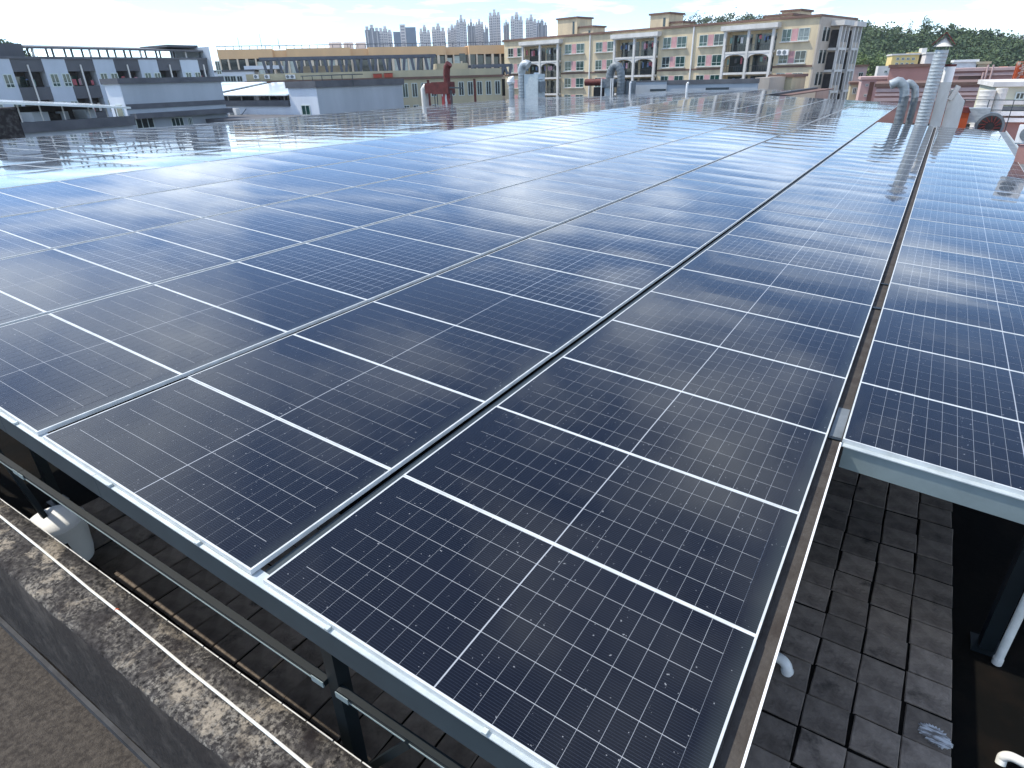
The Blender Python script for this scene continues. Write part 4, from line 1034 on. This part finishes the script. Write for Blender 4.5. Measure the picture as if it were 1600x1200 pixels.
s = simple_block('low_house', 1330, 1352, 132, 112, R(8), M['olive'], 'olive low house with brown eaves below the pale pink house', 8, M['brown'], [(137, 147, [(1333, 1337), (1340, 1345)], M['glassdark'])])
s = simple_block('pink_house', 1347, 1392, 124, 104, R(8), M['palepink'], 'pink house with narrow dark slot left of the double ducts', 8, M['palepink'], [(131, 135, [(1353, 1357), (1367, 1371)], M['glassdark']), (147, 151, [(1350, 1354)], M['glassdark'])])
s.box('dark_slot', M['brown'], s.at(1357, 140)[0], -.03, 0, s.at(1364, 140)[0], -.001, s.zt - .3)
s = simple_block('white_house', 1373, 1392, 103, 165, R(8), M['offwhite'], 'small weathered white house below the wooded hill', 8, None, [(110, 114, [(1382, 1386)], M['glassdark'])])
s = simple_block('yellow_house', 1395, 1437, 86, 175, R(10), M['brightyellow'], 'bright yellow house with two rows of small dark windows', 10, M['offwhite'], [(90, 94, [(1401 + 8 * k, 1405 + 8 * k) for k in range(4)], M['glassdark']), (98, 102, [(1399 + 8 * k, 1403 + 8 * k) for k in range(4)], M['glassdark'])])
s.box('roof_room', M['brightyellow'], s.at(1420, 84, 3)[0], 3, s.zt + .33, s.at(1440, 84, 3)[0], 8, s.at(1430, 82, 3)[1])
s.box('roof_stair', M['offwhite'], s.at(1440, 80, 2)[0], 2, 0, s.at(1448, 80, 2)[0], 6, s.at(1444, 75, 2)[1])
s = simple_block('grey_house', 1448, 1464, 84, 170, R(10), M['tower'], 'grey tiled house squeezed behind the chimney', 9, M['offwhite'])
# main terracotta complex, behind the chimneys
s = simple_block('terracotta_building', 1391, 1456, 105, 92, R(4), M['pinkwall'], 'terracotta block with plain wall left of the tall chimney', 12, M['brown'])
a, z = s.at(1398, 127); b, z0 = s.at(1406, 132); window(s, a, b, z0, z, M['glassdark'], frame=.06, transom=0, mull=0)
s = simple_block('terracotta_building', 1370, 1625, 134, 80, R(4), M['pinkwall'], 'long terracotta building with white string courses across the right side', 12, M['brown'])
for py, w in ((140, .16), (147, .12), (155, .16)):
    z = s.at(1480, py)[1]; s.box('string_course', M['palepink'], 0, -.14, z - w, s.xr, -.001, z + w)
s = simple_block('terracotta_building', 1492, 1625, 110, 100, R(4), M['pinkwall'], 'taller terracotta building with ladder pipes right of the chimney', 10, M['palepink'])
for py in (116, 134): z = s.at(1540, py)[1]; s.box('string_course', M['palepink'], 0, -.16, z - .14, s.xr, -.001, z + .14)
s.box('recess_panel', M['brown'], s.at(1498, 120)[0], -.02, s.at(1510, 133)[1], s.at(1536, 120)[0], -.001, s.at(1510, 117)[1])
for pa, pt in ((1537, 113), (1545, 101), (1553, 101)):
    a, z = s.at(pa, pt, -.4); z0 = s.at(pa - 4, 136, -.4)[1]; MB().tube([(a, -.4, z0), (a, -.4, z)], .1, 8).build('ladder_pipe', M['palepink'], s.root)
for pa, pb, pt, lab, m in ((1493, 1527, 97, 'white roofed shed behind the terracotta building', M['white']), (1528, 1546, 100, 'beige shed behind the terracotta building', M['olive'])):
    simple_block('roof_shed', pa, pb, pt, 118, R(4), m, lab, 6, m)
# orange tiled roof, low pyramid
c = on_r(1553, 112, 116); S2 = Site((c.x, c.y), R(4), 'small house with a bright orange pitched roof', name='orange_roofed_house')
xr_ = S2.at(1586, 112)[0]; z0 = S2.at(1570, 111)[1]; z1 = S2.at(1570, 104, 2.5)[1]
S2.box('wall', M['pinkwall'], 0, 0, 0, xr_, 5, z0 - .01)
mb = MB(); mb.v = [(-.2, -.2, z0), (xr_ + .2, -.2, z0), (xr_ + .2, 5.2, z0), (-.2, 5.2, z0), (xr_ * .3, 2.5, z1), (xr_ * .7, 2.5, z1)]; mb.f = [(0, 1, 5, 4), (1, 2, 5), (2, 3, 4, 5), (3, 0, 4), (3, 2, 1, 0)]
mb.build('roof', M['orange'], S2.root)
c = on_r(1582, 134, 84); S3 = Site((c.x, c.y), R(4), 'rusty brown lattice tower at the right edge', 'lattice tower', 'lattice_tower')
zb, zt_ = S3.at(1590, 134)[1], S3.at(1592, 97)[1]; w_ = S3.at(1602, 120)[0]
for x in (0, w_):
    for y in (0, w_): MB().bar((x, y, zb - 4), (x, y, zt_), .22, .22).build('leg', M['orangerust'], S3.root)
mb = MB(); nseg = 5
for k in range(nseg):
    za, zb2 = zb + (zt_ - zb) * k / nseg, zb + (zt_ - zb) * (k + 1) / nseg
    for (x0, y0, x1, y1) in ((0, 0, w_, 0), (0, w_, w_, w_), (0, 0, 0, w_), (w_, 0, w_, w_)): mb.bar((x0, y0, za), (x1, y1, zb2), .12, .12); mb.bar((x0, y0, zb2), (x1, y1, zb2), .12, .12)
mb.build('bracing', M['orangerust'], S3.root)
s = simple_block('cream_house', 1556, 1640, 135, 62, R(4), M['palecream'], 'pale cream building with a dark window at the right edge', 10, M['offwhite'], [(144, 156, [(1588, 1599)], M['glassdark'])])
for py, m in ((160, M['offwhite']), (170, M['greydark']), (177, M['white']), (187, M['white'])):
    z = s.at(1580, py)[1]; s.box('ledge', m, .4, -.5 if m is M['white'] else -.2, z - .14, s.xr, -.001, z + .14)
s.box('pink_band', M['pinkwall'], .2, -.05, 0, s.xr, -.001, s.at(1580, 178)[1] - .16)
# white tower on the far hillside
c = on_r(1578, 75, 700); S5 = Site((c.x, c.y), R(0), 'white slab tower on the far hillside at the right edge', 'tower', 'tower_block')
xr_ = S5.at(1606, 75)[0]; zt_ = S5.at(1590, 54)[1]
S5.box('slab', M['white'], 0, 0, 0, xr_ * .5, 12, zt_ - 2); S5.box('slab', M['white'], xr_ * .5 + .1, 2, 0, xr_, 14, zt_)
for k in range(6):
    S5.box('window_band', M['towerdark'], xr_ * .12, -.1, zt_ - 5 - k * 2.6, xr_ * .42, -.001, zt_ - 3.6 - k * 2.6); S5.box('window_band', M['towerdark'], xr_ * .6, 1.9, zt_ - 3 - k * 2.6, xr_ * .9, 1.999, zt_ - 1.6 - k * 2.6)

# ------------------------------------------------------------------ ducts, chimneys and machines on the roof
def ribbed(mb, pts, r, n=22, pitch=0.16):
    """spiral duct: tube with a raised seam every pitch metres"""
    P = [Vector(p) for p in pts]; L_ = [0]
    for a, b in zip(P, P[1:]): L_.append(L_[-1] + (b - a).length)
    tot = L_[-1]; out, rs = [], []
    def at(s):
        for i in range(len(P) - 1):
            if s <= L_[i + 1] + 1e-9: return P[i].lerp(P[i + 1], (s - L_[i]) / max(1e-9, L_[i + 1] - L_[i]))
        return P[-1]
    s = 0.0
    while s < tot:
        for ds, rr in ((0, 1.0), (pitch * .42, 1.0), (pitch * .5, 1.022), (pitch * .58, 1.0)):
            if s + ds < tot: out.append(at(s + ds)); rs.append(r * rr)
        s += pitch
    out.append(P[-1]); rs.append(r); mb.tube(out, rs, n); return mb
CY = 37.4
base = on_y(1437, 203, CY); top = on_y(1472, 78, CY); lean = math.atan2(top.x - base.x, top.z - base.z)
ch = empty('chimney', (base.x - math.tan(lean) * (base.z - DECK_Z), CY, DECK_Z), 0, 'tall corrugated silver chimney with a red hooded cap', 'chimney')
hh = (top.z - DECK_Z) / math.cos(lean); rad = 0.285; ch.rotation_euler = (0, lean, 0)
ribbed(MB(), [(0, 0, 0), (0, 0, hh)], rad, 26, .15).build('flue', M['duct'], ch, True)
for k in range(4): a = k * math.pi / 2 + .4; MB().bar((rad * .8 * math.cos(a), rad * .8 * math.sin(a), hh - .02), (rad * .8 * math.cos(a), rad * .8 * math.sin(a), hh + .32), .03, .03).build('cap_strut', M['slate'], ch)
MB().tube([(0, 0, hh + .14), (0, 0, hh + .58)], [.40, .02], 20).build('inner_cone', M['ductwhite'], ch, True)
mb = MB()
for sgn in (-1, 1):
    mb.bar((sgn * .46, 0, hh + .22), (sgn * .0, 0, hh + .72), .62, .035, Vector((-sgn * .5, 0, .46)).normalized())
mb.build('hood', M['redpaint'], ch)
b2 = on_y(1452, 203, CY + .55); t2 = on_y(1488, 102, CY + .55)
wd = empty('white_flue', ((b2.x + t2.x) / 2 + .06, CY + .6, DECK_Z), 0, 'weathered white square flue with round top beside the chimney', 'flue')
h2 = t2.z - DECK_Z
MB().box(-.24, -.24, 0, .24, .24, h2 - .72).build('square_shaft', M['ductwhite'], wd)
MB().tube([(0, 0, h2 - .719), (0, 0, h2 - .05)], .235, 22).build('round_neck', M['white'], wd, True)
MB().tube([(0, 0, h2 - .049), (0, 0, h2 + .05)], .25, 22).build('rusty_rim', M['redpaint'], wd, True)
MB().bar((.3, 0, h2 - 1.5), (.55, .1, h2 - .9), .12, .2).build('side_stay', M['ductwhite'], wd)
cr_ = empty('duct_casing', ((b2.x + t2.x) / 2 + .75, CY + 1.0, DECK_Z), 0, 'cream sheet metal casing behind the white flue', 'casing')
MB().box(-.42, -.3, 0, .28, .5, h2 - 1.6).build('casing_box', M['ductwhite'], cr_); MB().prism([(-.42, h2 - 1.599), (.28, h2 - 1.599), (-.2, h2 - 1.05), (-.42, h2 - 1.05)], -.3, .5).build('sloped_top', M['ductwhite'], cr_)
# twin bent ducts left of the chimney
for k, (px, r_, lab) in enumerate(((1411, .22, 'larger bent silver duct left of the chimney'), (1428, .165, 'smaller bent silver duct left of the chimney'))):
    yk = 38.6 + k * .5; q = on_y(px, 160, yk); zt_ = on_y(px, 131 if k == 0 else 135, yk).z
    r = empty('bent_duct', (q.x, yk, DECK_Z), 0, lab, 'duct', 'bent ducts beside the chimney'); h_ = zt_ - DECK_Z - r_
    ribbed(MB(), [(0, 0, 0), (0, 0, h_ - .35)], r_, 20, .2).build('riser', M['ductdark'], r, True)
    MB().tube([(0, 0, h_ - .349)] + [Vector((0, 0, h_)) + (Vector((-1, -.2, 0)) * math.sin(t) * .4 + Vector((0, 0, 1)) * (math.sin(t) * .35)) for t in [math.pi / 2 * i / 6 for i in range(1, 7)]] + [(-.75, -.15, h_ + .18)], [r_] * 7 + [r_ * 1.0], 20).build('elbow', M['duct'], r, True)
# low rack of pipes under the array end
def machine(name, lab, px, py, Yd, cat='machine'):
    q = on_y(px, py, Yd); return empty(name, (q.x, Yd, DECK_Z), 0, lab, cat), q.z - DECK_Z
r, h_ = machine('rusty_cabinet', 'rust streaked orange cabinet right of the chimney', 1497, 167, 40, 'cabinet')
MB().box(-.55, -.4, 0, .55, .5, h_ - .25).build('cabinet_body', M['orangerust'], r); MB().prism([(-.6, h_ - .249), (.6, h_ - .249), (.45, h_), (-.45, h_)], -.45, .55).build('cabinet_top', M['redpaint'], r)
r, h_ = machine('extractor_fan', 'grey snail shaped extractor fan with dark red impeller', 1541, 168, 40.5)
MB().tube([(0.35, -.35, h_ - .85), (0.35, .45, h_ - .85)], .62, 30).build('scroll', M['ductdark'], r, True); MB().box(-.9, -.3, h_ - .7, .2, .4, h_ - .02).build('outlet_box', M['duct'], r)
MB().box(-1.0, -.5, 0, 1.1, .6, h_ - 1.75).build('base_frame', M['slate'], r)
mb = MB(); 
for k in range(14): a = k * math.pi / 7; mb.bar((.35 + .2 * math.cos(a), -.40, h_ - .85 + .2 * math.sin(a)), (.35 + .47 * math.cos(a + .3), -.40, h_ - .85 + .47 * math.sin(a + .3)), .04, .05)
mb.build('impeller', M['redpaint'], r); MB().tube([(.35, -.351, h_ - .85), (.35, -.37, h_ - .85)], .5, 24).build('inlet', M['void'], r, True)
mb = MB(); mb.tube([(-1.3, -.6, 0), (-1.3, -.6, h_ - .9), (-.3, -.6, h_ - .9), (-.3, -.6, 0)], .04, 8); mb.build('guard_rail', M['white'], r)
r, h_ = machine('corrugated_duct', 'pale corrugated duct standing against the terracotta wall', 1545, 138, 50, 'duct')
ribbed(MB(), [(0, 0, 0), (0, 0, h_ - .1)], .42, 20, .26).build('riser', M['ductwhite'], r, True); ribbed(MB(), [(.7, .3, 0), (.7, .3, h_)], .3, 18, .3).build('second_riser', M['ductwhite'], r, True)
r, h_ = machine('roof_railing', 'thin dark railing across the lower roof right of the flue', 1512, 155, 44, 'railing')
mb = MB(); mb.bar((-1.2, 0, h_), (4.5, 0, h_ - .1), .04, .04); mb.bar((-1.2, 0, h_ - .5), (4.5, 0, h_ - .6), .04, .04)
for k in range(6): mb.bar((-1.2 + k * 1.1, 0, 0), (-1.2 + k * 1.1, 0, h_ - .02 * k), .04, .04)
mb.build('rail', M['slate'], r)
q = on_y(1588, 222, 24); ac = ac_unit((q.x + .30, 24, q.z), R(-8), 'white outdoor unit with dark grille at the right edge', 0.8, None)
MB().box(-.2, -.2, -6, 1.2, .6, -.08).build('pink_plinth', M['pinkwall'], ac)
lowr = MB().box(6.05, 8, -17.9, 30, 60, -3.2).build('lower_roof', M['palepink']); structure(lowr)

# red twin ducts at the far left edge of the flat array
r, h_ = machine('red_duct', 'dark red duct junction with white and red risers at the array edge', 690, 135, 46, 'duct')
px_m = (on_y(700, 150, 46).x - on_y(690, 150, 46).x) / 10
def rx(px): return (px - 690) * px_m
MB().tube([(rx(662), 0, 0), (rx(662), 0, h_ - .15)] + [(rx(662) + .14 * k, 0, h_ - .15 + .1 * math.sin(k)) for k in (1, 2)], .32, 16).build('white_riser', M['ductwhite'], r, True)
MB().box(rx(668), -.4, h_ - .55, rx(679), .4, h_ + .3).build('cross_duct', M['redpaint'], r); MB().box(rx(679.2), -.5, h_ - .6, rx(705), .5, h_ + .35).build('junction_box', M['redpaint'], r)
MB().tube([(rx(697), 0, 0), (rx(697), 0, h_ - .601)], .46, 18).build('streaked_riser', mat('red_white_streaked', (.25, .03, .03), .6, (.6, .58, .55), 2.5, .5, .56, streak=(1, 1, .25)), r, True)
MB().tube([(rx(699), 0, h_ + .351), (rx(699), 0, h_ + 1.0), (rx(699) + .1, 0, h_ + 1.5), (rx(699) + .35, 0, h_ + 1.75)], .3, 14).build('rusty_stack', M['redpaint'], r, True)
mb = MB()
for px in (683, 687, 708, 710): mb.bar((rx(px), -.45, 0), (rx(px), -.45, h_ - .3), .06, .06)
mb.bar((rx(708), -.45, h_ - .1), (rx(727), -.45, h_ - .15), .18, .1); mb.build('frame_leg', M['slate'], r)
# silver duct group in the middle
r, h_ = machine('silver_duct', 'tall silver duct with curved hood and grey box behind it', 815, 113, 60, 'duct')
pm = (on_y(825, 140, 60).x - on_y(815, 140, 60).x) / 10
ribbed(MB(), [(0, 0, 0), (0, 0, h_)], .36, 20, .3).build('riser', M['duct'], r, True)
MB().tube([(0, 0, h_ + .001)] + [Vector((.55 - .55 * math.cos(t), 0, h_ + .75 * math.sin(t))) for t in [math.pi * i / 10 for i in range(1, 8)]], .42, 18).build('curved_hood', M['duct'], r, True)
MB().box(.42, -.2, 0, 26 * pm, 1.3, h_ - .2).build('fan_housing', M['galv'], r); MB().bar((20 * pm, .3, h_ - .1), (27 * pm, .3, h_ - .7), .9, .12).build('flap', M['galv'], r)
MB().box(26 * pm + .001, 0, h_ - 1.9, 30 * pm, .9, h_ - .9).build('side_box', M['ductdark'], r); MB().box(25 * pm, -.1, 0, 29 * pm, .9, h_ - 3.4).build('lower_box', M['ductdark'], r)
r, h_ = machine('silver_duct', 'short silver duct with white rain cap left of the tall one', 799, 132, 60, 'duct')
ribbed(MB(), [(0, 0, 0), (0, 0, h_)], .3, 18, .3).build('riser', M['duct'], r, True)
MB().tube([(0, 0, h_ + .001), (-.06, 0, h_ + .25), (.02, 0, h_ + .5), (.3, 0, h_ + .75)], [.34, .44, .36, .1], 16).build('rain_cap', M['white'], r, True)
# looped duct with red fan
r, h_ = machine('looped_duct', 'grey looped duct over a steel fan box with a red pipe', 960, 124, 69, 'duct')
pm = (on_y(970, 130, 69).x - on_y(960, 130, 69).x) / 10
MB().box(-17 * pm, -.6, h_ - .8, 0, .8, h_ + .05).build('fan_box', M['ductdark'], r); MB().box(-13 * pm, -.3, 0, -3 * pm, .6, h_ - .801).build('fan_stand', M['galv'], r)
MB().tube([(-46 * pm, 0, h_ - .25), (-17.1 * pm, 0, h_ - .25)], .36, 18).build('red_pipe', M['redpaint'], r, True)
ribbed(MB(), [Vector((2 * pm + 9 * pm * (1 - math.cos(t)) - 9 * pm, -.1, h_ + .1 + 1.25 * math.sin(t))) for t in [math.pi * i / 14 for i in range(15)]] + [(11 * pm, -.1, 0)], .42, 16, .34).build('loop', M['ductdark'], r, True)
for px in (-16, -1, 2): MB().bar((px * pm, -.7, 0), (px * pm, -.7, h_ + .1), .1, .1).build('stand_leg', M['white'], r)
MB().box(1 * pm, .5, 0, 26 * pm, 1.4, h_ - .2).build('casing', M['ductdark'], r)
MB().box(-34 * pm, .2, 0, -19 * pm, 1.2, h_ - .75).build('motor_casing', M['void'], r)
# grey roof wall behind the array
w0 = on_y(985, 148, 72); w1 = on_y(1182, 141, 72); zt_ = on_y(1080, 124.5, 72).z
gw = empty('roof_wall', (w0.x, 72, DECK_Z), 0, 'long blue grey roof wall with dark coping behind the array', 'wall')
mid_ = on_y(1042, 130, 72).x - w0.x
MB().box(0, 0, -15, mid_, .4, zt_ - DECK_Z - .12).build('wall_length', M['greywall'], gw); MB().box(mid_ + .001, .1, -15, w1.x - w0.x, .5, zt_ - DECK_Z - .45).build('wall_length', M['greywall'], gw)
MB().box(-.05, -.06, zt_ - DECK_Z - .119, mid_, .46, zt_ - DECK_Z).build('coping', M['greydark'], gw); MB().box(mid_ + .001, .02, zt_ - DECK_Z - .449, w1.x - w0.x + .05, .58, zt_ - DECK_Z - .02).build('coping', M['greydark'], gw)
for pa, pb, py in ((1016, 1038, 141), (1103, 1137, 139)):
    a = on_y(pa, py, 71.5).x - w0.x; b = on_y(pb, py, 71.5).x - w0.x; z = on_y(pa, py, 71.5).z - DECK_Z; MB().box(a, -.6, z - .12, b, -.061, z + .12).build('ledge', M['slate'], gw)
for px, pt, pb, lab in ((985, 129, 147, 'left white vent pipe sticking up before the roof wall'), (1074, 130, 150, 'right white vent pipe sticking up before the roof wall')):
    yv = 67.2 if px < 1000 else 61.0
    q = on_y(px, pt, yv); z0 = P2(2, 0).z - .6
    r = empty('vent_pipe', (q.x, yv, z0), 0, lab, 'pipe', 'white vent pipes behind the array'); hq = q.z - z0
    MB().tube([(0, 0, 0), (0, 0, hq - .08), (.03, 0, hq), (.12, 0, hq + .03)], .1, 12).build('tube', M['white'], r, True)
# flat beige rooms behind the right part of the array
s = simple_block('roof_room', 1180, 1203, 121, 84, R(-5), M['yellowside'], 'plain beige roof room at the end of the grey roof wall', 6)
s = simple_block('roof_room', 1203, 1238, 121, 90, R(-5), M['olive'], 'pale yellow roof room with a pipe on its wall', 6, M['brown'])
c = on_r(1192, 150, 66); c2 = on_r(1274, 138, 84)
lr = empty('lean_to_roof', c, 0, 'dark sloping lean-to roof edge behind the array', 'roof')
MB().bar((0, 0, 0), c2 - c, .5, .22).build('roof_beam', M['slate'], lr)
MB().bar((.6, .8, -.1), (c2 - c) + Vector((1.0, 1.0, -.1)), 1.6, .1).build('roof_sheet', M['brown'], lr)
s = simple_block('low_wall', 1228, 1275, 142, 86, R(-8), M['yellowside'], 'low beige wall under the lean-to roof', 5)

# ------------------------------------------------------------------ thin summer haze
hz_ = MB().box(-1400, -200, -19.0, 900, 2100, 125).build('haze', None); hz_['kind'] = 'stuff'; tag(hz_, 'thin pale haze softening the far hill and towers', 'haze')
hm = bpy.data.materials.new('haze'); hm.use_nodes = True; ht = hm.node_tree; ht.nodes.clear()
ho = ht.nodes.new('ShaderNodeOutputMaterial'); hv = ht.nodes.new('ShaderNodeVolumePrincipled')
hv.inputs['Color'].default_value = (0.88, 0.94, 1.0, 1); hv.inputs['Density'].default_value = 0.00014; hv.inputs['Anisotropy'].default_value = 0.2
ht.links.new(hv.outputs[0], ho.inputs['Volume']); hz_.data.materials.append(hm)
